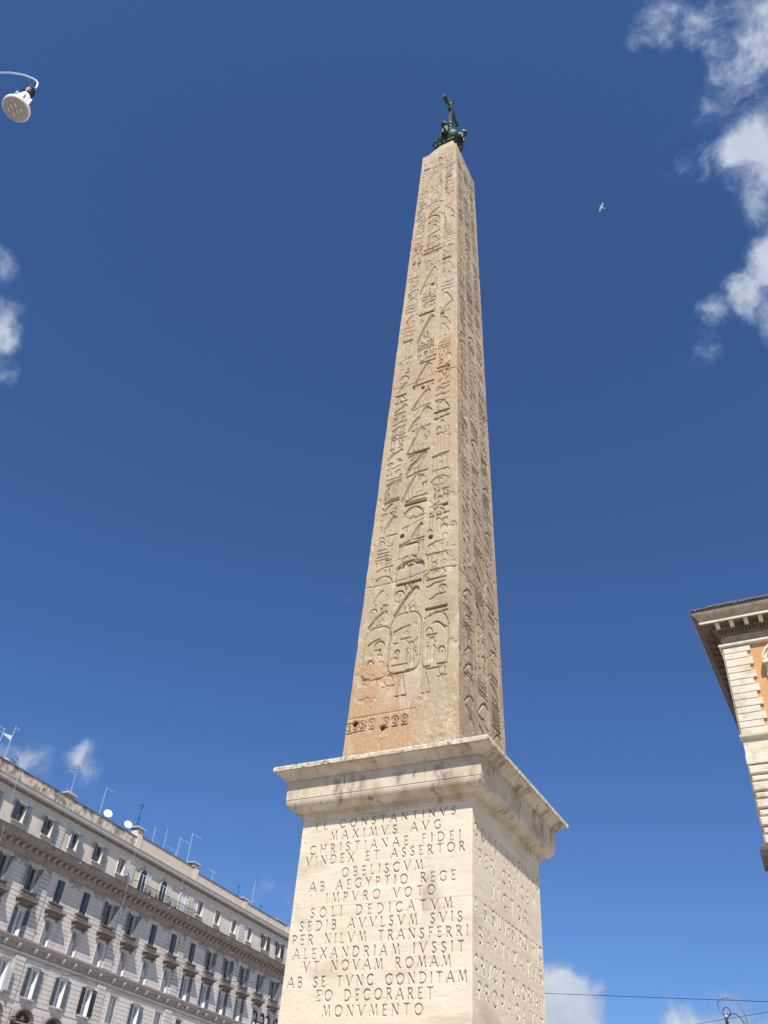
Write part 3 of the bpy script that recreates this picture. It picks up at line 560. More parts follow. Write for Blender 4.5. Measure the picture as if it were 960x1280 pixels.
# ------------------------------------------------------------------ obelisk shaft
obe = thing('obelisk', 'towering reddish granite obelisk covered in hieroglyphs standing on the inscribed pedestal', 'obelisk', (CX, CY, ZC))
SH = 30.3; BX, BY, TX, TY = 1.5435, 1.567, .8563, 1.0841
FG = [('cart',-0.349,2.592,0.279,4.387),('cart',-0.849,2.542,-0.318,4.115),('cart',0.317,2.551,0.789,4.155),('slash',-0.277,3.862,0.057,3.984),('bar',-0.124,3.587,0.093,3.61),('dots',-0.247,3.435,-0.163,3.535),('scarab',-0.003,3.104,0.207,3.528),('disc',-0.226,3.016,-0.11,3.3),('reeds',-0.009,2.84,0.216,3.231),('bar',-0.258,2.829,0.057,2.86),('bar',-0.825,2.615,-0.67,2.627),('slash',-0.786,3.599,-0.525,3.759),('loaf',-0.65,3.521,-0.429,3.677),('bar',-0.63,3.416,-0.487,3.431),('man',-0.588,3.131,-0.443,3.384),('loaf',-0.769,2.947,-0.612,3.142),('slashd',0.49,3.687,0.747,3.94),('loaf',0.359,3.6,0.505,3.771),('loaf',0.708,3.626,0.785,3.742),('bar',0.383,3.557,0.597,3.563),('scarab',0.404,3.189,0.58,3.514),('reeds',0.392,2.783,0.587,3.221),('loaf',0.6,2.989,0.753,3.142),('dots',0.62,2.915,0.768,3.031),('bar',-0.304,2.635,-0.001,2.637),('bar',0.017,2.643,0.229,2.664),('bar',0.326,2.646,0.48,2.656),('bar',0.589,2.657,0.792,2.668),('tri',-0.151,1.932,0.066,2.607),('tri',0.32,1.896,0.489,2.467),('ankh',0.619,2.197,0.767,2.631),('ankh',-0.397,2.166,-0.183,2.594),('loaf',-0.804,2.484,-0.709,2.597),('loaf',-0.614,2.428,-0.512,2.554),('falcon',-0.312,4.368,0.21,5.208),('legs',-0.089,4.343,0.103,4.552),('disc',-0.332,4.781,-0.1,5.176),('vv',-0.119,5.102,0.077,5.336),('thickbar',-0.3,5.365,0.242,5.399),('temple',-0.332,5.185,0.278,6.155),('bumps',-0.312,5.898,0.256,6.359),('square',-0.312,6.256,0.114,6.755),('wave',-0.32,6.893,0.257,6.904),('bar',-0.314,6.735,0.253,6.792),('hole',-0.315,6.972,-0.218,7.236),('eye',0.306,5.269,0.749,5.658),('bar',0.337,5.265,0.757,5.323),('wave',0.34,5.134,0.738,5.188),('disc',0.589,4.739,0.765,5.066),('wave',0.411,4.632,0.742,4.807),('thickbar',0.342,4.366,0.776,4.385),('wave',0.326,4.051,0.786,4.239),('ring',0.618,5.581,0.755,5.89),('loaf',0.623,5.945,0.785,6.152),('vv',0.312,5.963,0.473,6.196),('hole',0.337,6.688,0.448,6.903),('loaf',0.309,6.953,0.425,7.091),('bar',-0.822,6.761,-0.537,6.783),('bar',-0.812,6.627,-0.528,6.655),('bar',-0.827,6.501,-0.538,6.546),('bar',-0.84,6.398,-0.531,6.429),('wave',-0.811,6.063,-0.406,6.135),('arch',-0.814,5.391,-0.405,5.82),('slash',-0.805,4.924,-0.575,5.333),('disc',-0.838,4.442,-0.652,4.752),('falcon',-0.828,4.165,-0.438,4.632),('disc',-0.835,6.79,-0.659,7.12),('loaf',-0.837,7.116,-0.683,7.271),('basket',-0.646,6.934,-0.391,7.265),('ring',-1.011,1.204,-0.871,1.43),('bar',-0.986,1.169,-0.875,1.174),('ring',-0.9,1.22,-0.762,1.446),('bar',-0.876,1.185,-0.766,1.19),('ring',-0.77,1.231,-0.634,1.456),('bar',-0.748,1.196,-0.639,1.201),('ring',-0.604,1.233,-0.471,1.457),('bar',-0.584,1.198,-0.476,1.203),('ring',-0.346,1.212,-0.218,1.434),('bar',-0.33,1.177,-0.224,1.182),('ring',-0.173,1.211,-0.048,1.432),('bar',-0.159,1.177,-0.054,1.181),('ring',-0.005,1.211,0.117,1.431),('bar',0.006,1.177,0.111,1.182),('hole',-0.865,1.347,-0.805,1.437),('hole',-0.358,1.104,-0.287,1.215),('slashthick',-0.284,10.391,0.221,10.418),('wave',0.361,9.931,0.783,10.053),('house',0.348,9.202,0.739,9.972),('bird',-0.329,9.44,0.263,10.416),('wave',-0.304,9.412,0.26,9.56),('loaf',0.641,9.215,0.788,9.392),('bar',0.377,9.121,0.761,9.383),('head',0.011,9.156,0.174,9.4),('falcon',-0.367,8.485,0.047,9.514),('eye',0.342,8.697,0.783,9.129),('dots',-0.019,8.587,0.166,8.765),('wave',-0.266,8.452,0.267,8.552),('bar',-0.249,8.375,0.262,8.377),('thickbar',-0.27,8.253,0.264,8.294),('mouth',-0.279,7.642,0.21,8.168),('bar',0.332,7.942,0.78,7.954),('loaf',0.509,8.122,0.63,8.29),('bumps',0.336,7.501,0.803,7.822),('arm',-0.286,7.318,0.221,7.799),('loaf',0.494,7.311,0.616,7.45),('house',0.34,7.106,0.606,7.669),('falcon',-0.07,6.949,0.207,7.446),('loaf',0.605,6.998,0.757,7.169),('loaf',0.813,6.946,0.966,7.181),('loaf',0.635,6.684,0.771,6.825),('wave',0.33,6.599,0.687,6.61),('loaf',0.344,6.39,0.471,6.543),('bar',0.329,6.187,0.763,6.19),('slash',-0.844,10.428,-0.454,10.755),('loaf',-0.562,10.173,-0.435,10.296),('loaf',-0.492,9.553,-0.398,9.66),('wave',-0.776,9.333,-0.417,9.373),('reeds',-0.603,8.926,-0.504,9.344),('slash',-0.769,8.279,-0.575,8.504),('wave',-0.791,8.58,-0.415,8.633),('head',-0.511,7.766,-0.405,7.943),('falcon',-0.748,7.406,-0.463,8.005),('falcon',-0.34,16.055,0.241,17.39),('loaf',-0.334,16.015,-0.02,16.419),('arm',-0.168,14.952,0.324,15.031),('thickbar',-0.184,14.81,0.327,14.816),('head',0.079,14.326,0.24,14.633),('falcon',-0.335,13.579,0.165,14.733),('thickbar',-0.344,13.684,0.307,13.688),('hole',-0.062,13.323,0.034,13.545),('loaf',-0.335,13.345,-0.219,13.512),('loaf',0.191,13.352,0.311,13.522),('falcon',-0.325,12.486,0.223,13.324),('wave',-0.286,12.415,0.244,12.554),('loaf',0.003,12.176,0.296,12.326),('bird',-0.359,11.335,0.279,12.455),('wave',-0.259,11.436,0.273,11.549),('head',0.011,11.141,0.153,11.42),('falcon',-0.354,10.443,0.091,11.525),('dots',-0.029,10.604,0.128,10.774),('thickbar',-0.294,10.426,0.274,10.441),('bird',-0.311,9.408,0.271,10.327),('thickbar',0.377,14.191,0.774,14.225),('slashd',0.42,13.663,0.63,14.062),('arm',0.412,13.25,0.79,13.326),('water3',0.368,12.369,0.773,13.17),('slashd',0.498,12.069,0.775,12.528),('thickbar',0.351,11.982,0.788,11.991),('bumps',0.349,11.615,0.799,12.061),('wave',0.379,11.615,0.799,11.735),('loaf',0.516,11.347,0.641,11.545),('house',0.441,10.115,0.787,10.95),('loaf',0.504,10.815,0.622,10.989),('wave',0.356,9.939,0.788,10.043),('vv',0.521,14.906,0.754,15.324),('loaf',0.594,14.503,0.831,14.873),('loaf',0.509,15.761,0.644,15.978),('water3',0.386,15.161,0.778,15.593),('slashd',0.414,16.107,0.745,16.705),('water3',-0.875,16.53,-0.434,17.191),('slash',-0.883,15.104,-0.53,15.385),('reeds',-0.893,15.569,-0.46,16.295),('mouth',-0.808,13.95,-0.469,14.446),('slash',-0.796,13.592,-0.524,14.024),('thickbar',-0.843,13.411,-0.508,13.445),('bumps',-0.829,12.993,-0.461,13.363),('loaf',-0.714,12.962,-0.581,13.134),('loaf',-0.626,12.707,-0.454,12.923),('slash',-0.823,12.632,-0.452,12.826),('wave',-0.824,12.005,-0.418,12.096),('wave',-0.812,11.845,-0.433,11.872),('bar',-0.81,11.484,-0.42,11.501),('bar',-0.816,11.28,-0.418,11.296),('loaf',-0.556,10.644,-0.437,10.777),('slash',-0.84,10.415,-0.686,10.734),('loaf',-0.524,10.161,-0.43,10.278),('wave',-0.81,9.435,-0.409,9.457),('bar',-0.796,9.541,-0.415,9.553),('wave',-0.811,8.656,-0.427,8.708),('reeds',-0.63,8.829,-0.475,9.304),('bar',-0.78,8.511,-0.421,8.607),('bar',-0.928,28.409,0.966,28.412),('slash',-0.736,27.037,-0.025,28.382),('slash',-0.6,28.151,0.161,28.243),('hole',0.015,29.381,0.119,29.649),('bar',-0.353,27.04,0.364,27.078),('mouth',-0.419,25.287,0.357,25.665),('loaf',-0.199,25.96,0.149,26.5),('cart',-0.533,21.602,0.481,24.576),('slash',-0.296,23.008,0.27,23.222),('loaf',-0.189,23.174,0.164,23.811),('disc',-0.147,22.192,0.161,22.902),('thickbar',-0.372,21.761,0.343,21.795),('thickbar',-0.386,22.041,0.336,22.041),('hole',-0.599,21.098,-0.488,21.358),('hole',0.038,19.252,0.134,19.511),('loaf',0.114,20.614,0.319,20.953),('falcon',-0.407,19.05,0.195,20.611),('bar',-0.284,19.482,0.335,19.491),('bar',-0.362,18.635,0.174,18.746),('thickbar',-0.334,17.551,0.207,17.696),('falcon',-0.331,16.098,0.2,17.499),('bumps',-0.323,17.131,-0.142,17.346),('water3',0.573,26.084,0.907,27.063),('bar',0.55,25.872,0.908,25.936),('bar',0.515,25.661,0.908,25.684),('reeds',0.51,25.107,0.908,25.967),('slashd',0.531,24.032,0.909,24.716),('loaf',0.654,23.51,0.91,23.963),('bar',0.53,22.524,0.877,22.657),('water3',0.532,21.911,0.878,22.532),('bar',0.546,21.609,0.879,21.674),('slashd',0.563,19.932,0.882,20.612),('dots',0.518,19.108,0.884,19.527),('water3',0.462,18.647,0.856,19.24),('slashd',0.475,17.815,0.858,18.594),('slash',0.46,17.428,0.832,17.881),('slashd',0.447,16.48,0.782,17.09),('water3',-0.934,25.946,-0.579,26.828),('slash',-0.923,25.118,-0.594,25.549),('slash',-0.963,24.623,-0.591,24.88),('water3',-0.85,22.53,-0.484,23.65),('bar',-0.878,22.556,-0.521,22.564),('slash',-0.886,21.741,-0.596,22.07),('reeds',-0.876,20.448,-0.496,21.157),('bar',-0.875,20.26,-0.523,20.355),('slash',-0.866,19.282,-0.534,19.489),('disc',-0.841,18.29,-0.463,18.95),('water3',-0.873,17.973,-0.445,18.557),('slash',-0.826,17.519,-0.555,17.843)]
rg = random.Random(11)
def autocol(side, z0, z1, c0, c1, avoid):
    """fill a column with signs from the top down"""
    out = []; z = z1
    small = ['bar','wave','water3','slash','slashd','loaf','disc','reeds','mouth','eye','house','arm','falcon','bird','thickbar','bumps','snake','ankh','scarab','man','staff','vv','basket','ring','square']
    if side == 1: small = small+['bar','bar','wave','slash','slashd','slash','thickbar','water3','falcon','bird']*2
    while z > z0+.2:
        hw = (BX if side in (0, 2) else BY)*(1-(z/SH))+ (TX if side in (0, 2) else TY)*(z/SH)
        w = (c1-c0)*hw; k = rg.choice(small)
        asp = {'bar':.10,'thickbar':.14,'wave':.3,'water3':.5,'slash':.8,'slashd':.7,'loaf':.4,'mouth':.3,'eye':.35,'falcon':1.0,'bird':.9,'arm':.4,'house':.7,'bumps':.35,'snake':.35,'ankh':1.1,'scarab':.9,'man':1,'staff':1.1,'vv':.4,'basket':.3,'ring':.6,'square':.5,'disc':.6,'reeds':.8}[k]
        narrow = k in ('ankh','staff','man','scarab','ring','disc','reeds','loaf')
        n = 2 if narrow else 1
        h = w*asp*(.5 if n == 2 else .82)*rg.uniform(.8, 1.15)
        if z-h < z0: break
        for i in range(n):
            a = c0+(c1-c0)*(i/n)+.02; b = c0+(c1-c0)*((i+1)/n)-.03
            kk = k if i == 0 else rg.choice(['loaf','reeds','staff','disc','ankh','man','bar'])
            hh = h if kk != 'bar' else h*.25
            ok = True
            for (t, x0, y0, x1, y1) in avoid:
                if x0 < b and x1 > a and y0 < z+.02 and y1 > z-hh-.02 and t != 'cart': ok = False; break
            if ok: out.append((kk, a, z-hh, b, z))
        z -= h+w*rg.uniform(.04, .09)
    return out
def glyphs(side):
    L_ = []
    if side == 0:
        L_ += FG
        for c0, c1 in ((-.84,-.44),(-.31,.27),(.40,.80)): L_ += autocol(0, 4.6, 29.0, c0, c1, FG)
    else:
        carts = []
        for c0, c1, z0, z1 in ((-.72,-.38,2.6,4.3),(-.22,.24,2.5,4.5),(.42,.78,2.6,4.2),(-.2,.2,21.6,23.0)): carts.append(('cart', c0, z0, c1, z1))
        L_ += carts
        for c0, c1 in ((-.80,-.36),(-.23,.26),(.40,.82)): L_ += autocol(side, .9, 29.2, c0, c1, [])
    for c0, c1 in (((-.84,-.66),(-.62,-.44),(-.30,-.12),(-.09,.08),(.10,.27),(.40,.58),(.61,.80)) if side == 0 else ((-.78,-.6),(-.56,-.38),(-.2,0),(.04,.24),(.42,.6),(.63,.82))):
        L_ += autocol(side, 4.5 if side == 0 else 1.0, 28.4, c0, c1, [q for q in L_ if q[1] < c1 and q[3] > c0 and q[0] != 'cart'])
    L_ += [('bar', -.96, 28.55, .96, 28.60), ('bar', -.9, 28.9, -.1, 28.93)]
    for i in range(9): L_.append((rg.choice(['reeds','loaf','man','bird','staff','disc']), -.85+i*.19, 29.1, -.70+i*.19, 29.5))
    return L_
def shaft_face(side):
    fine = side < 2
    nc = 205 if fine else 60; nr = 1650 if fine else 300
    if side == 1: nc = 180; nr = 1600
    A = np.linspace(-1, 1, nc); T_ = np.linspace(0, 1, nr); Z = SH*(.62*T_+.38*T_*T_)
    # carving happens in metres at mean half width per row: use local scale
    hx = BX+(TX-BX)*Z/SH; hy = BY+(TY-BY)*Z/SH; hw = hx if side in (0, 2) else hy
    AA, ZZ = np.meshgrid(A, Z); H = np.zeros((nr, nc))
    hm = 1.25
    for (t, a0, z0, a1, z1) in glyphs(side) if (fine or True) else []:
        zc_ = (z0+z1)/2; k = float(np.interp(zc_, Z, hw))
        mid = abs((a0+a1)/2) < .15; 
        dep = (.044 if mid else .036)
        if t in ('bar', 'thickbar'):
            mh = .048 if t == 'bar' else .085
            if z1-z0 < mh: z0 = z1-mh
            if t == 'thickbar' and z1-z0 > .14: z0 = z1-.12
            if t == 'bar' and z1-z0 > .07: z0 = z1-.06
            dep *= 1.2 if t == 'bar' else 2.0
        if z1-z0 < .12 and t not in ('bar', 'thickbar', 'dots', 'hole'): z0 = z1-.14
        if t == 'hole': dep = .10
        # carve in metric space of this row band
        if not fine: dep *= .8
        Um = A*k
        carve(H, Um, Z, a0*k, a1*k, z0, z1, t, dep, soft=(.012 if fine else .04), flip=(side == 1), wk=.72)
    eros = np.clip(1-1.4*sstep(.02, .22, fbm(AA*2.2+side*5, ZZ*.55, 61, 4)), .35, 1)
    if side == 0:
        low = sstep(2.6, 1.0, ZZ)*sstep(.15, .35, AA+.06*np.sin(ZZ*5)); eros = eros*(1-.85*low)
    H = H*(.6+.4*eros)
    GD = np.clip((H-.016)/.022, 0, 1)  # mask for the painted groove shade, strongest in deep cuts
    W_ = AA*hw[:, None]
    H = H+.022*(fbm(W_*1.5+side*13, ZZ*1.1, 15)+.25)+.010*fbm(W_*8, ZZ*7, 19, 3)
    if side == 0: H = H+.036*low*(fbm(W_*10, ZZ*10, 23, 3)+.3)
    pit = sstep(.17, .26, fbm(W_*4+side*3, ZZ*4, 71, 4)); H = H+.018*pit
    # break joints where the three pieces were rejoined
    for zj, s_, dz in ((5.55, .05, .004), (13.9, .10, .0), (22.4, .06, .0)):
        zl = zj+s_*np.sin(AA*3+side*2)+.12*fbm(AA*3+side, ZZ*0+side, 91); H = H+.025*np.exp(-((ZZ-zl)/.022)**2)
    if side == 0:
        # outline of the fitted repair piece at the foot
        pts = [(-.02*BX, 2.72), (-.05*BX, 2.0), (.02*BX, 1.45), (.10*BX, 1.30), (.16*BX, 1.72), (.30*BX, 2.05), (.34*BX, 2.55)]
        d = line_d(AA*BX, ZZ, pts); H = H+.015*np.exp(-(d/.018)**2)
        d2 = line_d(AA*BX, ZZ, [(.10*BX,1.3),(.13*BX,.7),(.16*BX,0)]); H = H+.012*np.exp(-(d2/.018)**2)
        d3 = line_d(AA*BX, ZZ, [(-.62*BX,1.5),(-.60*BX,0)]); H = H+.010*np.exp(-(d3/.015)**2)
        d4 = np.abs(ZZ-1.54)+0*(AA > .2); H = H+.018*np.exp(-(d4/.02)**2)*(AA < .25)
    r = (.035+.09*np.clip(fbm(Z*1.3, Z*0+1.5, 9, 5)+.12, 0, 1))[:, None]
    sgn = np.sign(AA)
    # corner radius must agree between faces: take it by corner index
    ci_r = (side+1) % 4; ci_l = side
    def rc(i): return (.030+.10*np.clip(fbm(Z*1.1+i*17, Z*0+1.5, 9, 5)+.08, 0, 1))[:, None]
    r = np.where(AA > 0, rc(ci_r), rc(ci_l))
    t = hw[:, None]-np.abs(W_); arcm = t < r; q = math.pi/4*(1-t/r)
    al = np.where(arcm, hw[:, None]-r+r*np.sin(q), np.abs(W_)); inw = np.where(arcm, r-r*np.cos(q), 0)
    # spread samples: at t=r angle 0, at t=0 angle 45
    sm = sstep(0, .05, t)
    hxx = np.repeat(hx[:, None], nc, 1); hyy = np.repeat(hy[:, None], nc, 1)
    if side == 0: x, y = sgn*al, -(hyy-inw-H*sm)
    elif side == 1: x, y = hxx-inw-H*sm, sgn*al
    elif side == 2: x, y = -sgn*al, hyy-inw-H*sm
    else: x, y = -(hxx-inw-H*sm), -sgn*al
    v = np.stack([x, y, ZZ], -1).reshape(-1, 3)
    # stone colour masks: rusty patches and pale repairs
    n1 = fbm(W_*1.2+side*3, ZZ*.8, 51, 5)
    rust = np.zeros_like(AA); pale = np.zeros_like(AA)
    if side == 0:
        rust = sstep(-.02, .10, (3.15-.55*(AA+1)*.9-.15*np.sin(AA*9)+n1*1.2-ZZ)*.35)*sstep(.35, .05, AA)*.95
        rust = np.maximum(rust, .8*np.exp(-(((ZZ-14.6-n1*3)/1.5)**2+((AA-.55)/.55)**2)))
        rust = np.maximum(rust, .75*np.exp(-(((ZZ-23.8-n1*3)/1.7)**2+((AA-.75)/.35)**2)))
        rust = np.maximum(rust, .55*np.exp(-(((ZZ-24.5-n1*3)/1.2)**2+((AA-.0)/.4)**2)))
        inside = poly_sd(AA*BX, ZZ, pts); pale = sstep(.03, -.03, inside)
        rust = rust*(1-pale)
        pale = np.maximum(pale, .5*sstep(.05, .15, n1)*(ZZ > 5))
    elif side == 1:
        rust = .7*np.exp(-(((ZZ-14.4-n1*3)/1.4)**2+((AA+.7)/.5)**2)); rust = np.maximum(rust, .7*np.exp(-(((ZZ-23.8-n1*3)/1.7)**2+((AA+.8)/.4)**2)))
        rust = np.maximum(rust, .8*sstep(.93, .99, AA+.05*n1)*sstep(4, 1, ZZ))
        pale = .4*sstep(.08, .18, n1)
    soot_shade = sstep(.0, .22, fbm(W_*1.4+side*9, ZZ*.35, 83, 5)+(.07 if side == 1 else -.05))*(.75 if side == 1 else .35)  # random soot on all faces; the right face's shade is added as colour
    return v, grid_quads(nr, nc), rust.ravel(), pale.ravel(), GD.ravel(), soot_shade.ravel()
V = []; Q = []; RU = []; PA = []; GDs = []; SO = []; off = 0
for s_ in range(4):
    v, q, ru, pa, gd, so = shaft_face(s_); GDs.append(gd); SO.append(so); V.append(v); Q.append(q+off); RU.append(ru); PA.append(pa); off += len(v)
link('shaft', npmesh('shaft', np.concatenate(V), np.concatenate(Q), M_GRAN, {'rust': np.concatenate(RU), 'pale': np.concatenate(PA), 'cut_dark': np.concatenate(GDs), 'soot_shade': np.concatenate(SO)}), obe)
py = MB(); a = TX-.06; b = TY-.06
py.add([(-a,-b,SH-.02),(a,-b,SH-.02),(a,b,SH-.02),(-a,b,SH-.02),(-.28,-.28,SH+2.3),(.28,-.28,SH+2.3),(.28,.28,SH+2.3),(-.28,.28,SH+2.3)],
       [(0,1,5,4),(1,2,6,5),(2,3,7,6),(3,0,4,7),(4,5,6,7)])
py.build('pyramidion', M_GRAN, obe)

# ------------------------------------------------------------------ bronze finial
fin = thing('bronze_finial', 'dark green bronze cross, star and lions on top of the obelisk', 'finial', (CX, CY, ZC+SH))
m = MB(); m.box(-.42,.42,-.42,.42,2.15,2.42); m.box(-.47,.47,-.47,.47,2.42,2.50)
m.lathe([(.52,2.50),(.48,2.62),(.40,2.70),(.36,2.80)], 16); m.build('base', M_BRONZE, fin)
# mounts
for c, r, h in [((-.26,-.24,2.72),.34,1.0),((.26,-.24,2.72),.34,1.0),((-.26,.26,2.72),.34,1.0),((.26,.26,2.72),.34,1.0),((0,-.10,3.25),.33,1.1),((.1,.12,3.45),.28,1.0)]:
    MB().blob(c, r, 12, 8, .18, (1,1,h*1.15)).build('mount', M_BRONZE, fin, smooth=True)
def lion(ang):
    m = MB(); d = Vector((math.cos(ang), math.sin(ang), 0)); s = Vector((-d.y, d.x, 0)); Z = Vector((0,0,1))
    P = lambda a, b, z: d*a*.77+s*b*.85+Z*(2.5+(z-2.5)*.82)
    m.tube([P(.30,0,3.0), P(.52,0,2.95), P(.72,0,3.05), P(.86,0,3.22)], [.20,.23,.25,.16], 10)
    m.blob(P(.92,0,3.36), .19, 10, 8, .25)                       # mane
    m.blob(P(1.05,0,3.34), .12, 8, 6, .1); m.tube([P(1.08,0,3.30), P(1.18,0,3.27)], [.08,.055], 8)
    for b in (-.07,.07): m.blob(P(.98,b,3.50), .035, 6, 5)
    for b in (-.13,.13):
        m.tube([P(.82,b,3.08), P(.92,b,2.85), P(.86,b,2.62), P(.96,b,2.56)], [.09,.07,.055,.06], 7)
        m.tube([P(.42,b*1.2,2.95), P(.55,b*1.5,2.75), P(.40,b*1.5,2.56), P(.54,b*1.5,2.52)], [.12,.09,.055,.06], 7)
    m.build('lion', M_BRONZE, fin, smooth=True)
    t = MB().tube([P(.32,0,3.02), P(.30,.18,3.1), P(.42,.36,3.0), P(.60,.40,2.85), P(.72,.34,2.95), P(.66,.26,3.06)], [.045,.04,.035,.035,.04,.055], 7)
    t.build('lion_tail', M_BRONZE, fin, smooth=True)
for a in (0, 90, 180, 270): lion(R(a+3))
st = MB()
for i in range(8):
    a = R(45*i); c = Vector((0, 0, 4.28)); tip = c+Vector((.08*math.cos(a), .42*math.cos(a), .42*math.sin(a)))
    l_ = c+Vector((0, .12*math.cos(a+.39), .12*math.sin(a+.39))); r_ = c+Vector((0, .12*math.cos(a-.39), .12*math.sin(a-.39)))
    st.add([tip, l_, r_, c+Vector((.1,0,0)), c-Vector((.1,0,0))], [(0,1,3),(0,3,2),(0,4,1),(0,2,4)])
st.build('star', M_BRONZE, fin)
m = MB(); m.tube([(0,0,3.5),(0,0,4.0),(0,0,4.6)], [.16,.11,.09], 10); m.blob((0,0,4.75), .15, 12, 8); m.build('stem', M_BRONZE, fin, smooth=True)
m = MB(); m.box(-.085,.085,-.10,.10,4.8,7.25); m.build('cross_shaft', M_BRONZE, fin)
for s_ in (-1, 1):
    a_, b_ = sorted((s_*.103, s_*.80)); c_, d_ = sorted((s_*.80, s_*.87))
    MB().box(-.08,.08,a_,b_,6.18,6.36).box(-.10,.10,c_,d_,6.14,6.40).build('cross_arm', M_BRONZE, fin)
MB().box(-.11,.11,-.13,.13,7.252,7.34).build('cross_cap', M_BRONZE, fin)
m = MB().tube([(.02,.05,6.9),(.3,.5,5.2),(.55,.75,2.9)], .014, 5); m.build('lightning_cable', M_IRON, fin)

# ------------------------------------------------------------------ left building
LB = thing('apartment_building', 'long pale six-storey building with grey shutters and a brown cornice, lower left', 'building', (-75, 75, 0), R(94))
S0, S1, DEP = -42.0, 47.0, 16.0
BAY = 4.22; C0 = -.45
ks = range(-9, 11)
cen = {k: C0+BAY*k for k in ks}
pil = [-11.3-12.66*2, -11.3-12.66, -11.3, 1.38, 14.05, 26.75, 39.45]
MB().box(S0+.05, S1-.05, .5, DEP, 0, 33.2).build('core', M_CORE, LB)
MIDW = (1, 2, 3)
rows = {  # z0, z1, half width
 'ground': (1.0, 4.6, .75), 'mezz': (6.6, 9.0, .6), 'E': (11.4, 14.35, .85), 'D': (15.75, 18.25, .58), 'C': (20.45, 22.75, .56), 'B': (24.42, 26.68, .56), 'A': (29.92, 31.72, .60)}
bands = [('ground', 0, 5.6), ('mezz', 5.6, 10.2), ('E', 10.2, 15.2), ('D', 15.2, 19.2), ('C', 19.2, 23.3), ('B', 23.3, 28.3), ('A', 28.3, 33.2)]
w = MB(); wa = MB()
for rn, zb, zt in bands:
    z0, z1, hw = rows[rn]; q = wa if rn == 'A' else w
    q.box(S0, S1, 0, .5, zb, z0); q.box(S0, S1, 0, .5, z1, zt)
    xs = [S0]+[v for k in ks for v in (cen[k]-hw, cen[k]+hw)]+[S1]
    for a, b in zip(xs[::2], xs[1::2]):
        if b > a: q.box(a, b, 0, .5, z0, z1)
w.box(S0, S0+.3, .5, DEP, 0, 28.3); w.box(S1-.3, S1, .5, DEP, 0, 28.3); w.box(S0, S1, DEP, DEP+.4, 0, 28.3)
wa.box(S0, S0+.3, .5, DEP, 28.3, 33.2); wa.box(S1-.3, S1, .5, DEP, 28.3, 33.2); wa.box(S0, S1, DEP, DEP+.4, 28.3, 33.2)
w.build('wall', M_WALL, LB); wa.build('attic_wall', M_ATTIC, LB)
# banded rustication: every course proud of the wall, stopping at the window surrounds
rc_ = MB(); rp = MB()
def courses(z0, z1, step, rn, sur, mb, gap=.05, y=-.045):
    n = round((z1-z0)/step); st_ = (z1-z0)/n
    wz0, wz1, hw = rows[rn]
    for i in range(n):
        a, b = z0+i*st_, z0+(i+1)*st_-gap
        ex = []
        for k in ks:
            if b > wz0-.32 and a < wz1+.32: ex.append((cen[k]-hw-sur, cen[k]+hw+sur))
        for p in pil: ex.append((p-.78, p+.78))
        ex.sort(); x = S0
        for e0, e1 in ex+[(S1, S1)]:
            if e0 > x+.05: mb.box(x, e0, y, .01, a, b)
            x = max(x, e1)
        for p in pil: rp.box(p-.70, p+.70, -.16, .01, a, b)
courses(11.0, 15.0, .42, 'E', .35, rc_); courses(15.3, 18.95, .42, 'D', .16, rc_); courses(20.45, 24.05, .40, 'C', .16, rc_); courses(24.1, 26.9, .40, 'B', .16, rc_)
for p in pil:
    z = 29.35
    while z < 31.6: rp.box(p-.62, p+.62, -.12, .01, z, min(z+.34, 31.75)); z += .38
rc_.build('rusticated_courses', M_WALL, LB, kind='stuff'); rp.build('pilaster_courses', M_TRIM, LB, kind='stuff')
# main brown cornice
prof = [(.02,27.15),(-.12,27.15),(-.14,27.32),(-.24,27.40),(-.26,27.56),(-.42,27.64),(-.44,28.12),(-1.10,28.20),(-1.14,28.44),(-1.28,28.50),(-1.34,28.74),(-1.36,28.80),(.02,28.95)]
MB().prism(prof, S0, S1).build('main_cornice', M_BCORN, LB)
MB().prism([(-1.42,28.80),(-1.42,28.85),(-.0,29.0),(-.0,28.96)], S0, S1).build('cornice_flashing', M_ZINC, LB)
md = MB().prism([(-.45,27.70),(-.60,27.72),(-.82,27.92),(-1.04,27.98),(-1.06,28.17),(-.45,28.12)], -.16, .16).mesh('modillion', M_BCORN)
s_ = S0+.5
while s_ < S1-.3: link('modillion', md, LB, loc=(s_, 0, 0)); s_ += .94
# frieze reliefs between the B windows, and heads on the pilasters
def relief(x, z, wd, hh, n, seed):
    rr = random.Random(seed); m = MB()
    for i in range(n):
        t = i/(n-1)-.5; m.blob((x+t*wd, -.03, z-hh*.5*(1-4*t*t)+rr.uniform(-.06, .06)), rr.uniform(.10, .17), 7, 5, .5, (1,.8,1))
    return m
for k in list(ks)[:-1]:
    x = (cen[k]+cen[k+1])/2
    near = any(abs(x-p) < 1.2 for p in pil)
    if near: m = relief(x, 26.95, .5, .1, 4, k); m.blob((x, -.15, 26.75), .2, 8, 6, .3)
    else:
        m = MB(); rr = random.Random(k)
        for i in range(30): m.blob((x+rr.uniform(-.95,.95), -.02, 26.78+rr.uniform(-.3,.3)), rr.uniform(.07,.15), 7, 5, .5, (1,.9,1))
        m.box(x-1.1, x+1.1, -.04, .01, 26.42, 27.12)
    m.build('frieze_relief', M_STRG, LB)
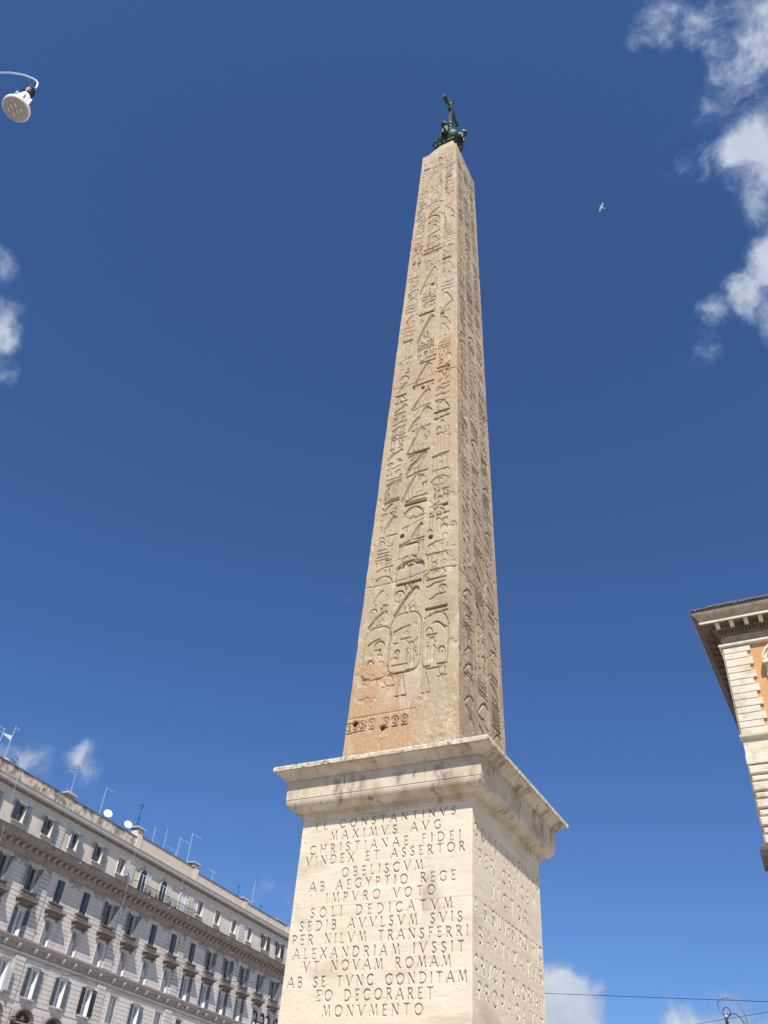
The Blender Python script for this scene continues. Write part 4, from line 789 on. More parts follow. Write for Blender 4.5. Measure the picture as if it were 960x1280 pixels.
# attic cornice, dentils, parapet
MB().prism([(.02,32.30),(-.10,32.30),(-.12,32.42),(-.16,32.46),(-.18,32.78),(-.42,32.84),(-.60,32.92),(-.64,33.22),(-.70,33.30),(.02,33.42)], S0, S1).build('attic_cornice', M_TRIM, LB)
m = MB(); x = S0+.2
while x < S1-.2: m.box(x, x+.17, -.36, -.17, 32.50, 32.76); x += .34
m.build('dentils', M_BCORN, LB, kind='stuff')
for a, b, zt in ((S0, 1.0, 34.62), (1.9, 13.4, 34.95), (14.4, 26.3, 34.55), (27.2, 39.2, 34.45), (39.8, S1, 34.4)):
    MB().box(a, b, -.05, .45, 33.3, zt).build('parapet', M_PAR, LB); MB().box(a-.1, b+.1, -.12, .52, zt, zt+.07).build('coping', M_ZINC, LB)
for i, p in enumerate((1.45, 13.9, 26.75, 39.5)):
    MB().box(p-.46, p+.46, -.14, .55, 33.3, 34.95 if i < 2 else 34.5).build('parapet_pier', M_ATTIC if i < 2 else M_PAR, LB)
MB().box(S0, S1, .45, DEP+.4, 33.2, 33.4).build('roof', M_ZINC, LB)
for p, zt in ((-11.25, 35.15), (1.6, 35.95), (13.95, 35.75), (26.75, 34.95)):
    y0 = .15 if p > 0 else .0
    c = MB().box(p-.55, p+.55, y0, y0+.9, 33.4, zt-.35).build('chimney', M_ATTIC, LB)
    MB().box(p-.60, p+.60, y0-.05, y0+.95, zt-.35, zt-.12).build('chimney_pot', M_CHIM, c); MB().box(p-.78, p+.78, y0-.2, y0+1.1, zt-.12, zt).build('chimney_cap', M_TRIM, c)
# string course with brackets
MB().prism([(.02,18.95),(-.10,18.95),(-.16,19.02),(-.22,19.10),(-.24,19.25),(-.06,19.27),(-.06,19.85),(-.30,19.90),(-.44,19.97),(-.46,20.12),(-.52,20.2),(-.52,20.26),(.02,20.36)], S0, S1).build('string_course', M_STRG, LB)
bk = MB().prism([(-.07,19.42),(-.18,19.44),(-.26,19.60),(-.40,19.70),(-.42,19.90),(-.07,19.88)], -.14, .14).mesh('bracket', M_TRIM)
for k in ks:
    for d in (-.92, .92): link('bracket', bk, LB, loc=(cen[k]+d, 0, 0))
MB().prism([(.02,15.0),(-.08,15.0),(-.12,15.08),(-.12,15.2),(.02,15.26)], S0, S1).build('moulding', M_TRIM, LB) if False else None
MB().prism([(.02,10.3),(-.2,10.3),(-.4,10.5),(-.4,10.75),(.02,10.8)], S0, S1).build('lower_string_course', M_TRIM, LB)
# ---- windows
def shutter_mesh(wd, h, mat):
    m = MB(); f = .055
    m.box(0, f, -.02, .02, 0, h); m.box(wd-f, wd, -.02, .02, 0, h)
    zs = [0, h*.42, h-f]
    for z in zs: m.box(f, wd-f, -.02, .02, z, z+f)
    for a, b in ((f, h*.42), (h*.42+f, h-f)):
        n = int((b-a)/.085)
        for i in range(n):
            z = a+(b-a)*(i+.5)/n; m.add([(f,-.016,z-.035),(wd-f,-.016,z-.035),(wd-f,.016,z+.035),(f,.016,z+.035)], [(0,1,2,3)])
    return m.mesh('shutter', mat)
SM = {}
def shutter(parent, x, z, wd, h, mat, ang, hinge):
    """hinge -1: hung on the left jamb, opening outwards by ang (0 shut, 180 flat on the wall)"""
    key = (round(wd, 2), round(h, 2), mat.name)
    if key not in SM: SM[key] = shutter_mesh(wd, h, mat)
    o = link('shutter', SM[key], parent); o.location = (x, -.03-.09*(ang > 5), z)
    o.rotation_euler = (0, 0, R(-ang) if hinge < 0 else R(180+ang))
    return o
WM = {}
def wmesh(key, fn):
    if key not in WM: WM[key] = fn()
    return WM[key]
def surround(hw, z0, z1, sw, y, sill=True):
    m = MB(); m.box(-hw-sw, -hw, y, .02, z0, z1+sw); m.box(hw, hw+sw, y, .02, z0, z1+sw); m.box(-hw, hw, y, .02, z1, z1+sw)
    m.box(-hw-sw-.05, hw+sw+.05, y-.05, .02, z1+sw, z1+sw+.07)
    return m
def reveal_white(hw, z0, z1):
    m = MB(); m.box(-hw, -hw+.02, -.01, .34, z0, z1); m.box(hw-.02, hw, -.01, .34, z0, z1); m.box(-hw+.02, hw-.02, -.01, .34, z1-.02, z1); return m
def casement(hw, z0, z1):
    m = MB(); f = .06; y0, y1 = .30, .35
    for a, b in ((-hw+.02, -hw+.02+f), (hw-.02-f, hw-.02), (-.05, .05)): m.box(a, b, y0, y1, z0, z1-.02)
    for z in (z0, z0+(z1-z0)*.36, z1-.02-f): m.box(-hw+.08, -.05, y0+.004, y1, z, z+f); m.box(.05, hw-.08, y0+.004, y1, z, z+f)
    return m
def pane(hw, z0, z1): return MB().box(-hw, hw, .36, .37, z0, z1)
def curtain(hw, z0, z1, a, b):
    m = MB(); n = 14; vs = []
    for i in range(n+1):
        x = a*hw+(b-a)*hw*i/n; y = .33+.02*math.sin(i*1.9); vs += [(x, y, z0), (x, y, z1)]
    return m.add(vs, [(2*i, 2*i+2, 2*i+3, 2*i+1) for i in range(n)])
def hood():
    m = MB(); m.box(-.82,.82,-.16,.02,22.93,23.22); m.box(-.98,.98,-.58,.02,23.22,23.34); m.box(-1.10,1.10,-.74,.02,23.34,23.48); m.box(-1.24,1.24,-.86,.02,23.48,23.66)
    m.add([(-1.16,-.80,23.66),(1.16,-.80,23.66),(1.0,-.10,23.86),(-1.0,-.10,23.86),(-1.16,.02,23.66),(1.16,.02,23.66)], [(0,1,2,3),(0,3,4),(1,5,2),(3,2,5,4)])
    m.box(-1.0,1.0,-.34,.02,23.86,24.18)
    for s in (-1, 1):
        m.prism([(-.02,22.75),(-.16,22.80),(-.24,22.95),(-.50,23.10),(-.56,23.22),(-.02,23.22)], s*.92-.11, s*.92+.11)
    return m
def sillB():
    m = MB(); m.box(-1.02,1.02,-.42,.02,24.28,24.38); m.box(-.95,.95,-.36,.02,24.18,24.28)
    for s in (-.75,.75): m.box(s-.09, s+.09, -.18, .02, 23.95, 24.16)
    return m
rw = random.Random(5)
state = {  # row: {k: (left angle, right angle, material, curtain)}
 'A': {-4:(172,168,'S',0), -3:(155,158,'S',0), -2:(120,150,'S',0), -1:(162,162,'S',0), 0:(None,100,'L',1), 4:(None,None,'F',1), 5:(None,None,'F',1), 6:(None,None,'F',1), 7:(None,None,'F',1), 8:(165,165,'D',1), 9:(165,165,'D',1)},
 'B': {-4:(150,100,'S',0), -3:(150,105,'S',2), -2:(0,0,'S',0), -1:(0,0,'S',0), 0:(170,120,'S',0), 1:(160,110,'S',0), 2:(0,0,'S',0), 3:(0,0,'S',0), 4:(0,0,'S',0), 5:(165,165,'S',0), 6:(160,160,'S',0), 7:(165,160,'S',0), 8:(0,80,'S',0), 9:(150,105,'S',0)},
 'C': {-4:(165,165,'S',1), -3:(172,172,'S',1), -2:(0,None,'L',0), -1:(0,None,'L',0), 0:(0,None,'L',0), 1:(0,None,'L',0), 2:(0,None,'L',0), 3:(0,None,'L',0), 4:(172,172,'S',1), 5:(172,172,'S',1), 6:(172,172,'S',1), 7:(172,172,'S',1), 8:(0,None,'L',0), 9:(0,None,'L',1)},
 'D': {-3:(175,120,'L',1), -2:(174,172,'S',1), -1:(174,172,'S',1), 0:(176,172,'D',1), 1:(0,0,'L',0), 2:(174,170,'S',1), 3:(0,0,'L',0), 4:(0,0,'S',0), 5:(170,170,'S',1)}}
MATS = {'S': M_SHUT, 'L': M_SHUTL, 'D': M_SHUTD, 'F': M_FRAME}
for rn in ('A', 'B', 'C', 'D'):
    z0, z1, hw = rows[rn]; sw = .16
    for k in ks:
        if k < -5: continue
        a0, a1, mt, cu = state[rn].get(k, (170, 170, 'S', rw.choice((0, 1))))
        if rn == 'A' and k in MIDW: continue
        f = link('window', wmesh((rn, 'sur'), lambda: surround(hw, z0, z1, sw if rn != 'A' else .10, -.09 if rn != 'A' else -.05).mesh('window', M_TRIM if rn != 'A' else M_FRAME)), LB, loc=(cen[k], 0, 0))
        link('reveal', wmesh((rn, 'rev'), lambda: reveal_white(hw, z0, z1).mesh('reveal', M_FRAME if rn in 'CD' else M_ATTIC)), f)
        link('casement', wmesh((rn, 'cas'), lambda: casement(hw, z0, z1).mesh('casement', M_FRAME if rn in 'CD' else M_SHUTL)), f)
        link('pane', wmesh((rn, 'pane'), lambda: pane(hw, z0, z1).mesh('pane', M_GLASS)), f)
        if cu == 1:
            link('curtain', wmesh((rn, 'cur'), lambda: curtain(hw, z0, z1, .12, .62).mesh('curtain', M_CURT)), f)
        if cu == 2: link('inner_door', wmesh((rn, 'wd'), lambda: MB().box(-.1, hw, .38, .42, z0, z1).mesh('inner_door', M_WOOD)), f)
        sm = MATS[mt]
        if mt != 'F':
            if a0 is not None: shutter(f, -hw, z0+.02, hw, z1-z0-.04, sm, a0, -1)
            if a1 is not None: shutter(f, hw, z0+.02, hw, z1-z0-.04, sm, a1, 1)
        if rn == 'C': link('hood', wmesh('hood', lambda: hood().mesh('hood', M_HOOD)), f)
        if rn == 'B': link('sill', wmesh('sillB', lambda: sillB().mesh('sill', M_HOOD)), f)
        if rn == 'A': link('sill', wmesh('sillA', lambda: MB().box(-.75,.75,-.18,.02,z0-.10,z0-.01).mesh('sill', M_TRIM)), f)
        if rn == 'D':
            def sd_():
                m = MB(); m.box(-.85,.85,-.24,.02,z0-.14,z0-.02)
                for s in (-.65,.65): m.box(s-.07,s+.07,-.16,.02,z0-.36,z0-.14)
                return m.mesh('sill', M_TRIM)
            link('sill', wmesh('sillD', sd_), f)
# arched middle windows of the attic
for k in MIDW:
    z0, z1, hw = 29.3, 31.1, .60
    m = MB(); n = 12
    for i in range(n):
        a0, a1 = math.pi*i/n, math.pi*(i+1)/n; q = []
        for y in (-.12, .02):
            for a, r in ((a0, hw), (a1, hw), (a1, hw+.18), (a0, hw+.18)): q.append((r*math.cos(a), y, z1+r*math.sin(a)))
        m.add(q, [(0,1,2,3),(4,7,6,5),(0,4,5,1),(2,6,7,3),(1,5,6,2),(0,3,7,4)])
    m.box(-hw-.18, -hw, -.12, .02, z0, z1); m.box(hw, hw+.18, -.12, .02, z0, z1); m.box(-.12, .12, -.2, .02, z1+hw, z1+hw+.34)
    f = m.build('window', M_TRIM, LB); f.location = (cen[k]+.1, 0, 0)
    MB().add([(hw*math.cos(math.pi*i/12), -.02, z1+hw*math.sin(math.pi*i/12)) for i in range(13)]+[(-hw, -.02, 29.3), (hw, -.02, 29.3)], [tuple(range(15))]).build('pane', M_GLASS if k != 3 else M_CURT, f)
    cs = MB()
    for a in (-.03, -hw+.02, hw-.07): cs.box(a, a+.06, -.05, -.025, z0, z1)
    cs.box(-hw, hw, -.05, -.024, z1, z1+.06); cs.build('casement', M_FRAME, f)
    if k != 3:
        shutter(f, -hw, z0+.1, .58, 1.9, M_SHUTL, 150, -1).location.y = -.14; shutter(f, hw, z0+.1, .58, 1.9, M_SHUTL, 140, 1).location.y = -.14
# balcony railing along the cornice edge
rail = MB(); rail.box(1.7, 14.7, -1.19, -1.15, 29.80, 29.84); rail.box(1.7, 14.7, -1.18, -1.16, 28.95, 28.98)
for x in (1.7, 14.7): rail.box(x-.02, x+.02, -1.15, 0, 29.80, 29.84)
rl = rail.build('balcony_railing', M_IRON, LB)
x = 1.75
bl = MB().box(-.011, .011, -.011, .011, 28.9, 29.8).mesh('baluster', M_IRON)
while x < 14.7: link('baluster', bl, rl, loc=(x, -1.17, 0)); x += .16
# plants and small lanterns on the balcony
for x in (2.9, 3.6, 5.9, 6.7, 9.9):
    m = MB().lathe([(.10,29.0),(.14,29.22)], 8, (x,-1.0,0)); p_ = m.build('plant_pot', M_CHIM, LB)
    mm = MB(); rr = random.Random(int(x*10))
    for i in range(40):
        c = Vector((x+rr.gauss(0,.13), -1.0+rr.gauss(0,.1), 29.35+rr.gauss(0,.14))); d = Vector((rr.gauss(0,.06), rr.gauss(0,.06), rr.gauss(0,.06))); e = d.orthogonal().normalized()*.03
        mm.add([c-d, c+e, c+d, c-e], [(0,1,2,3)])
    mm.build('leaves', material('potted_leaves', (.05,.09,.03), (.10,.13,.05), nscale=9, amount=1) if 'potted_leaves' not in bpy.data.materials else bpy.data.materials['potted_leaves'], p_, kind='stuff')
for x in (-8.4, 4.2, 8.4, 12.5, 22.0): MB().blob((x, -1.30, 28.62), .09, 8, 6).build('cornice_light', M_WHITE, LB)
# arched hoods of the lowest visible storey
for k in ks:
    if k < -4 or k > 1: continue
    m = MB(); n = 12; zc_ = 13.75
    for (r0, r1, y) in ((.95, 1.12, -.42), (1.12, 1.24, -.5)):
        for i in range(n):
            a0, a1 = R(12)+R(156)*i/n, R(12)+R(156)*(i+1)/n; q = []
            for yy in (y, .02):
                for a, r in ((a0, r0), (a1, r0), (a1, r1), (a0, r1)): q.append((r*math.cos(a)*1.12, yy, zc_+r*math.sin(a)*.92))
            m.add(q, [(0,1,2,3),(4,7,6,5),(0,4,5,1),(2,6,7,3),(1,5,6,2),(0,3,7,4)])
    m.box(-1.45, -.98, -.5, .02, 13.72, 13.90); m.box(.98, 1.45, -.5, .02, 13.72, 13.90)
    f = m.build('arched_hood', M_HOOD, LB); f.location = (cen[k], 0, 0)
    c = MB(); c.add([(.98*1.1*math.cos(math.pi*i/12), -.06, 13.75+.98*.92*math.sin(math.pi*i/12)) for i in range(13)]+[(-.95,-.06,11.4),(.95,-.06,11.4)], [tuple(range(15))]); c.build('tympanum', M_WOOD, f)
    MB().box(-1.0, 1.0, -.30, -.07, 13.60, 13.72).build('transom', M_SHUTL, f)
    b = MB(); b.blob((0, -.14, 14.05), .22, 8, 6, .4); b.blob((-.3,-.12,13.95), .13, 7, 5, .4); b.blob((.3,-.12,13.95), .13, 7, 5, .4); b.build('hood_carving', M_HOOD, f)

# ------------------------------------------------------------------ right building
RB = thing('palace', 'orange palace corner with travertine quoins and a deep bracketed eave, right edge', 'building', (-2.95, 40, 0))
WX, WD = 24.0, 24.0
w = MB(); wx0, wx1, wz0, wz1 = 1.75, 4.05, 20.5, 23.5
w.box(0, wx0, 0, .5, 20.1, 24.9); w.box(wx1, WX, 0, .5, 20.1, 24.9); w.box(wx0, wx1, 0, .5, 20.1, wz0); w.box(wx0, wx1, 0, .5, wz1, 24.9)
w.box(0, .5, .5, WD, 20.1, 24.9); w.box(.5, WX, .6, WD, 0, 26.5); w.box(0, .5, .5, WD, 0, 20.1)
w.build('wall', M_ORANGE, RB)
MB().box(0, WX, .0, .5, 0, 20.1).build('lower_wall', M_QUOIN, RB)
hq = [.34,.34,.42,.34,.38,.34,.40,.34,.38,.34,.40,.34,.36]
z = 24.82; 
for i, h in enumerate(hq):
    if z-h < 20.12: h = z-20.12
    if h < .1: break
    wd = 1.24 if i % 2 == 0 else 1.06
    MB().bevbox(-.035, wd, -.10, .005, z-h+.012, z-.012, .018).build('quoin', M_QUOIN, RB)
    MB().box(-.09, -.04, -.02, wd*.8, z-h+.012, z-.012).build('quoin_return', M_QUOIN, RB)
    z -= h
z = 20.12
# string course and flat band
MB().prism([(.02,19.86),(-.16,19.86),(-.18,19.94),(-.26,19.98),(-.28,20.08),(.02,20.12)], -.14, WX).build('string_course', M_QUOIN, RB)
for x0, x1 in ((-.05, 3.6), (3.606, 7.3), (7.306, WX)): MB().box(x0, x1, -.09, .004, 19.12, 19.858).build('band_block', M_QUOIN, RB)
for x0, x1 in ((-.09, 2.9), (2.906, 6.7), (6.706, WX)): MB().bevbox(x0, x1, -.16, .004, 18.68, 19.116, .02).build('band_block', M_QUOIN, RB)
z = 18.60; i = 0
while z > 4:
    h = .40 if i % 2 == 0 else .27
    wd = 2.2 if i % 2 == 0 else 1.6
    for x0, x1 in ((-.06 if i % 2 == 0 else -.02, wd), (wd+.03, wd+2.2), (wd+2.23, wd+4.6), (wd+4.63, WX)):
        MB().bevbox(x0, x1, -.17 if i % 2 == 0 else -.13, .004, z-h, z, .06).build('rusticated_block', M_QUOIN, RB)
    z -= h+.055; i += 1
# return of the blocks on the left side wall
z = 18.60; i = 0
while z > 4:
    h = .40 if i % 2 == 0 else .27
    m = MB().bevbox(0, 2.5, -.12, 0, z-h, z, .06); o = m.build('rusticated_return', M_QUOIN, RB); o.rotation_euler = (0, 0, R(-90)); o.location = (0, 2.5+.02, 0)
    z -= h+.055; i += 1
# eave: mitred cornice round two sides (offsets outward from the wall)
def eave(name, prof, mat, side):
    P = prof; k = len(P); m = MB()
    if side == 0: vs = [(-o, -o, z) for o, z in P]+[(WX, -o, z) for o, z in P]
    else: vs = [(-o, WD, z) for o, z in P]+[(-o, -o, z) for o, z in P]
    m.add(vs, [(i, (i+1) % k, k+(i+1) % k, k+i) for i in range(k)]+[tuple(range(k))[::-1], tuple(range(k, 2*k))]); return m.build(name, mat, RB)
for side in (0, 1):  # soffit, bed mould and left run get the colour with shade painted in
    eave('architrave', [(-.1,24.84),(.14,24.84),(.20,24.90),(.20,25.0),(-.1,25.04)], M_QUOIN, side)
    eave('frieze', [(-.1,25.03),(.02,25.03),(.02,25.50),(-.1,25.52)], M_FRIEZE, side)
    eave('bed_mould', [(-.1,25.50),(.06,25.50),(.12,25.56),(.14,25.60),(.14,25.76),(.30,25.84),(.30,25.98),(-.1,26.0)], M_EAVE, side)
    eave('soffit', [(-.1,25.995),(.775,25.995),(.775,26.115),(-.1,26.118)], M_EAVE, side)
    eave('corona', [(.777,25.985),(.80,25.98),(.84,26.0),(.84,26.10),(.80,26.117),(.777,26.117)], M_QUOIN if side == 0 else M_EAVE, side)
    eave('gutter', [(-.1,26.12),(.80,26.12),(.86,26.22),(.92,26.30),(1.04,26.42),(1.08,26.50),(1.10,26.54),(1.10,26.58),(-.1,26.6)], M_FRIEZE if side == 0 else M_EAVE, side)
    eave('roof_edge', [(-.1,26.59),(1.13,26.59),(1.15,26.63),(-.1,26.75)], M_ZINC, side)
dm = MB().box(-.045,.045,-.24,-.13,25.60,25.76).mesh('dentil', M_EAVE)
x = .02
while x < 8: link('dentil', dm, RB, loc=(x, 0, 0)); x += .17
y = .15
while y < 16: 
    o = link('dentil', dm, RB, loc=(0, y, 0), rot=(0, 0, R(-90))); y += .17
mm = MB().prism([(-.30,25.82),(-.42,25.80),(-.55,25.88),(-.72,25.90),(-.74,25.985),(-.30,25.985)], -.10, .10).mesh('modillion', M_QUOIN)
mm2 = MB().prism([(-.30,25.82),(-.42,25.80),(-.55,25.88),(-.72,25.90),(-.74,25.985),(-.30,25.985)], -.10, .10).mesh('modillion', M_EAVE)  # same bracket in the shaded colour, for the left side
x = .0
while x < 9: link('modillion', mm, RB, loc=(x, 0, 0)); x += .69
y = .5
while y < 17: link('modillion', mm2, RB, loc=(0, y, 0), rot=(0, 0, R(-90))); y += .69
# roof tiles: a low slope with rows of half-round tiles
rf = MB(); rf.add([(-1.1,-1.1,26.7),(WX,-1.1,26.7),(WX,8,29.6),(8,8,29.6)], [(0,1,2,3)]); rf.add([(-1.1,-1.1,26.7),(8,8,29.6),(8,WD,29.6),(-1.1,WD,26.7)], [(0,1,2,3)]); rf.build('roof', M_TILE, RB)
def tilem():
    m = MB(); n = 6; v = []
    for yy, zz, r in ((-.0, 0, .085), (.45, .14, .075)):
        for i in range(n+1):
            a = math.pi*i/n; v.append((r*math.cos(a), yy, zz+r*math.sin(a)))
        for i in range(n+1):
            a = math.pi*i/n; v.append(((r-.018)*math.cos(a), yy, zz+(r-.018)*math.sin(a)))
    f = []
    for i in range(n):
        f += [(i, i+1, 2*(n+1)+i+1, 2*(n+1)+i), (n+1+i, 3*(n+1)+i, 3*(n+1)+i+1, n+1+i+1), (i, n+1+i, n+1+i+1, i+1)]
    return m.add(v, f).mesh('roof_tile', M_TILE)
tl = tilem(); rt = random.Random(3)
for row, (yy, zz, x0) in enumerate(((-1.17, 26.66, -1.0), (-.95, 26.86, -.2), (-.55, 26.98, .0))):
    x = x0
    while x < 5.5:
        o = link('roof_tile', tl, RB, loc=(x, yy+rt.uniform(-.02, .02), zz+rt.uniform(-.012, .012)), rot=(rt.uniform(-.05, .05), 0, rt.uniform(-.05, .05))); x += .235
y = -1.0
while y < 5: link('roof_tile', tl, RB, loc=(-1.17, y, 26.62), rot=(0, 0, R(-90))); y += .235
# window with curved pediment, cut by the frame edge
f = thing('window', None, None) if False else None
m = MB(); m.box(1.72, 1.95, -.12, .02, 20.4, 23.4); m.box(3.85, 4.08, -.12, .02, 20.4, 23.4); m.box(1.95, 3.85, -.12, .02, 23.2, 23.4)
wn_ = m.build('window', M_QUOIN, RB)
MB().box(1.95, 3.85, .3, .34, 20.5, 23.2).build('pane', M_GLASS, wn_)
m = MB(); n = 14
for r0, r1, y in ((1.16,1.27,-.34),(1.27,1.38,-.44)):
    for i in range(n):
        a0, a1 = math.pi*i/n, math.pi*(i+1)/n; q = []
        for yy in (y, .02):
            for a, r in ((a0, r0), (a1, r0), (a1, r1), (a0, r1)): q.append((3.05+r*math.cos(a), yy, 23.72+r*.75*math.sin(a)))
        m.add(q, [(0,1,2,3),(4,7,6,5),(0,4,5,1),(2,6,7,3),(1,5,6,2),(0,3,7,4)])
m.box(1.66, 4.45, -.42, .02, 23.52, 23.70); m.box(1.74, 4.37, -.30, .02, 23.42, 23.52); m.build('pediment', M_QUOIN, wn_)
MB().add([(3.05+1.2*math.cos(math.pi*i/12), -.03, 23.70+.88*math.sin(math.pi*i/12)) for i in range(13)], [tuple(range(13))]).build('tympanum', M_FRIEZE, wn_)
m = MB().prism([(-.02,14.0),(-.30,14.15),(-.48,14.5),(-.55,14.72),(-.55,14.86),(-.45,14.95),(-.02,14.97)], -.30, 6.0); m.build('lower_moulding', M_ZINC, RB)

# ------------------------------------------------------------------ aerials, dishes on the left roof
ca_, sa_ = math.cos(R(94)), math.sin(R(94))
def roofpt(s, z, y=.3): return (-75+s*ca_-y*sa_, 75+s*sa_+y*ca_, z)
def aerial(s, z0, z1, label, booms=(), tiers=0, mat=M_STEEL, y=.3, lean=0.0, zr=33.4):
    t = thing('rooftop_aerial', label, 'aerial', roofpt(s, zr, y), R(94), 'aerials along the left roof')
    MB().tube([(0,0,0),(lean,0,z1-zr)], .03, 6).build('mast', mat, t)
    for (z, l0, l1, n, ry) in booms:
        m = MB().tube([(l0,0,z-zr),(l1,0,z-zr)], .022, 5)
        for i in range(n):
            x = l0+(l1-l0)*(i+.5)/n; m.tube([(x,-.22,z-zr),(x,.22,z-zr)], .01, 4)
        m.build('boom', mat, t)
    for i in range(tiers):
        z = z1-zr-.1-i*.36; m = MB()
        for j in range(5): m.tube([(-.06+lean,-.18+j*.09,z-.12),(.12+lean,-.18+j*.09,z+.12)], .012, 4)
        m.tube([(lean,-.2,z),(lean,.2,z)], .015, 4); m.build('dipole_stack', M_IRON, t)
    return t
aerial(-22.7, 34.9, 37.55, 'tall mast with a level boom cut by the left frame edge', [(37.5,-1.6,.1,4,0)])
a = aerial(-21.45, 34.9, 38.5, 'leftmost slim mast with small comb aerial beside a white panel', [(38.3,-.1,.7,5,0)], 1)
pn = thing('white_panel', 'white tapering panel hanging between the two leftmost roof masts', 'panel', roofpt(-22.1, 37.0), R(94))
MB().add([(-.8,-.02,.02),(.6,-.02,-.18),(.6,-.02,.32),(-.3,-.02,.16),(-.8,.02,.02),(.6,.02,-.18),(.6,.02,.32),(-.3,.02,.16)], [(0,1,2,3),(4,7,6,5),(0,4,5,1),(1,5,6,2),(2,6,7,3),(3,7,4,0)]).build('panel_face', M_WHITE, pn)
MB().tube([(-1.0,0,.06),(-.75,0,.05)], .04, 6).build('bracket', M_STEEL, pn)
sc = thing('wire_tangle', 'tangled dark wire rack on the parapet at the far left', 'wire rack', roofpt(-20.4, 34.6), R(94))
rr = random.Random(2); m = MB()
for i in range(7):
    c = Vector((rr.uniform(-.4,.5), 0, rr.uniform(.1,.9))); m.tube([c+Vector((.28*math.cos(a_), rr.uniform(-.05,.05), .28*math.sin(a_))) for a_ in [j*.7 for j in range(9)]], .018, 4)
m.build('wire_loops', M_IRON, sc); MB().box(-.9,-.4,-.1,.3,0,.45).build('block', M_ATTIC, sc)
aerial(-10.9, 35, 38.6, 'tall mast above the first chimney with stacked dipoles', [(37.6,-1.2,.1,4,0),(35.6,-.8,.7,3,0)], 3, y=.6, lean=-.1)
aerial(-5.95, 34.8, 38.0, 'thin bare mast with small pointed arm left of the white dishes', [(38.0,0,1.5,2,0)])
aerial(1.7, 35.9, 39.0, 'dark lattice mast rising behind the second chimney', [(36.6,-.3,.35,3,0),(37.2,-.25,.3,3,0)], 2, mat=M_IRON, y=1.0)
aerial(4.35, 35.3, 37.1, 'short pale mast just right of the second chimney')
aerial(6.7, 35.3, 37.7, 'pale mast with small dark head between two chimneys', [], 1)
aerial(9.4, 35.0, 35.75, 'low flat aerial lying level over the tall parapet', [(35.75,-2.2,.2,6,0)])
aerial(9.65, 35.2, 37.6, 'pale mast with a level boom to its right, left of the paired booms', [(37.5,0,2.2,5,0)])
aerial(12.0, 35.3, 39.0, 'tallest pale mast with level boom near the third chimney', [(38.95,0,2.2,5,0)])
aerial(18.2, 34.6, 36.05, 'short dark mast with a flat white comb aerial right of the third chimney', [(36.0,-1.1,.8,9,0)], mat=M_STEEL)
aerial(25.0, 34.6, 36.2, 'small dark spike aerial left of the fourth chimney', [], 1, mat=M_IRON)
aerial(28.9, 34.5, 38.2, 'slim mast with dark dipoles right of the fourth chimney', [(35.2,-.3,.3,3,0)], 2)
aerial(31.5, 34.5, 35.4, 'tiny dark aerial near the far end of the roof', [], 1, mat=M_IRON)
bx = thing('roof_unit', 'small white box behind the parapet beside the fourth chimney', 'box', roofpt(28.0, 33.4, .5), R(94)); MB().box(-.35,.35,-.2,.3,0,1.45).build('casing', M_WHITE, bx)
MB().box(-.4,.4,-.25,.35,1.45,1.52).build('lid', M_WHITE, bx)
fb = thing('roof_hut', 'low grey stair hut at the far end of the left roof', 'roof hut', roofpt(38.2, 33.4, .6), R(94)); MB().box(-1.2,1.3,0,2,0,1.5).build('wall', M_ZINC, fb); MB().box(-1.3,1.4,-.1,2.1,1.5,1.6).build('roof', M_TRIM, fb)
def dish(s, z, r, aim, label, arm):
    t = thing('satellite_dish', label, 'satellite dish', roofpt(s, 33.4, .5), 0, 'white dishes on the parapet')
    MB().tube([(0,0,0),(0,0,z-33.4-.1)], .035, 7).build('pole', M_IRON, t)
    ax = Vector(aim).normalized(); prof = [(.03,0.0)]+[(r*i/6, .16*r*(i/6)**2*1.6) for i in range(1, 7)]+[(r*1.02, .26*r+.0),(r*.98,.26*r-.03)]
    m = MB(); k = 24; u = ax.orthogonal().normalized(); w_ = ax.cross(u); c = Vector((0,0,z-33.4)); v = []
    for rad, h in prof[:-1]:
        for j in range(k): v.append(c+ax*h+(u*math.cos(2*math.pi*j/k)+w_*math.sin(2*math.pi*j/k))*rad)
    nn = len(prof)-1; fs = [(i*k+j, i*k+(j+1) % k, (i+1)*k+(j+1) % k, (i+1)*k+j) for i in range(nn-1) for j in range(k)]
    b = [p_-ax*.03 for p_ in v]; o_ = len(v); fs2 = [tuple(q+o_ for q in f_[::-1]) for f_ in fs]
    m.add(v+b, fs+fs2); m.build('reflector', M_WHITE, t, smooth=True)
    if arm:
        e = c+ax*(r*.9)-Vector((0,0,r*.5)); MB().tube([c-Vector((0,0,r*.9)), e], .02, 5).tube([e, e-ax*.14], .06, 8).build('receiver_arm', M_IRON, t)
dish(-4.4, 35.5, .50, (.80,-.45,.33), 'round white satellite dish with dark receiver, left of the pair', True)
dish(-.55, 35.6, .48, (.80,-.45,.33), 'round white satellite dish beside the second chimney, right of the pair', False)

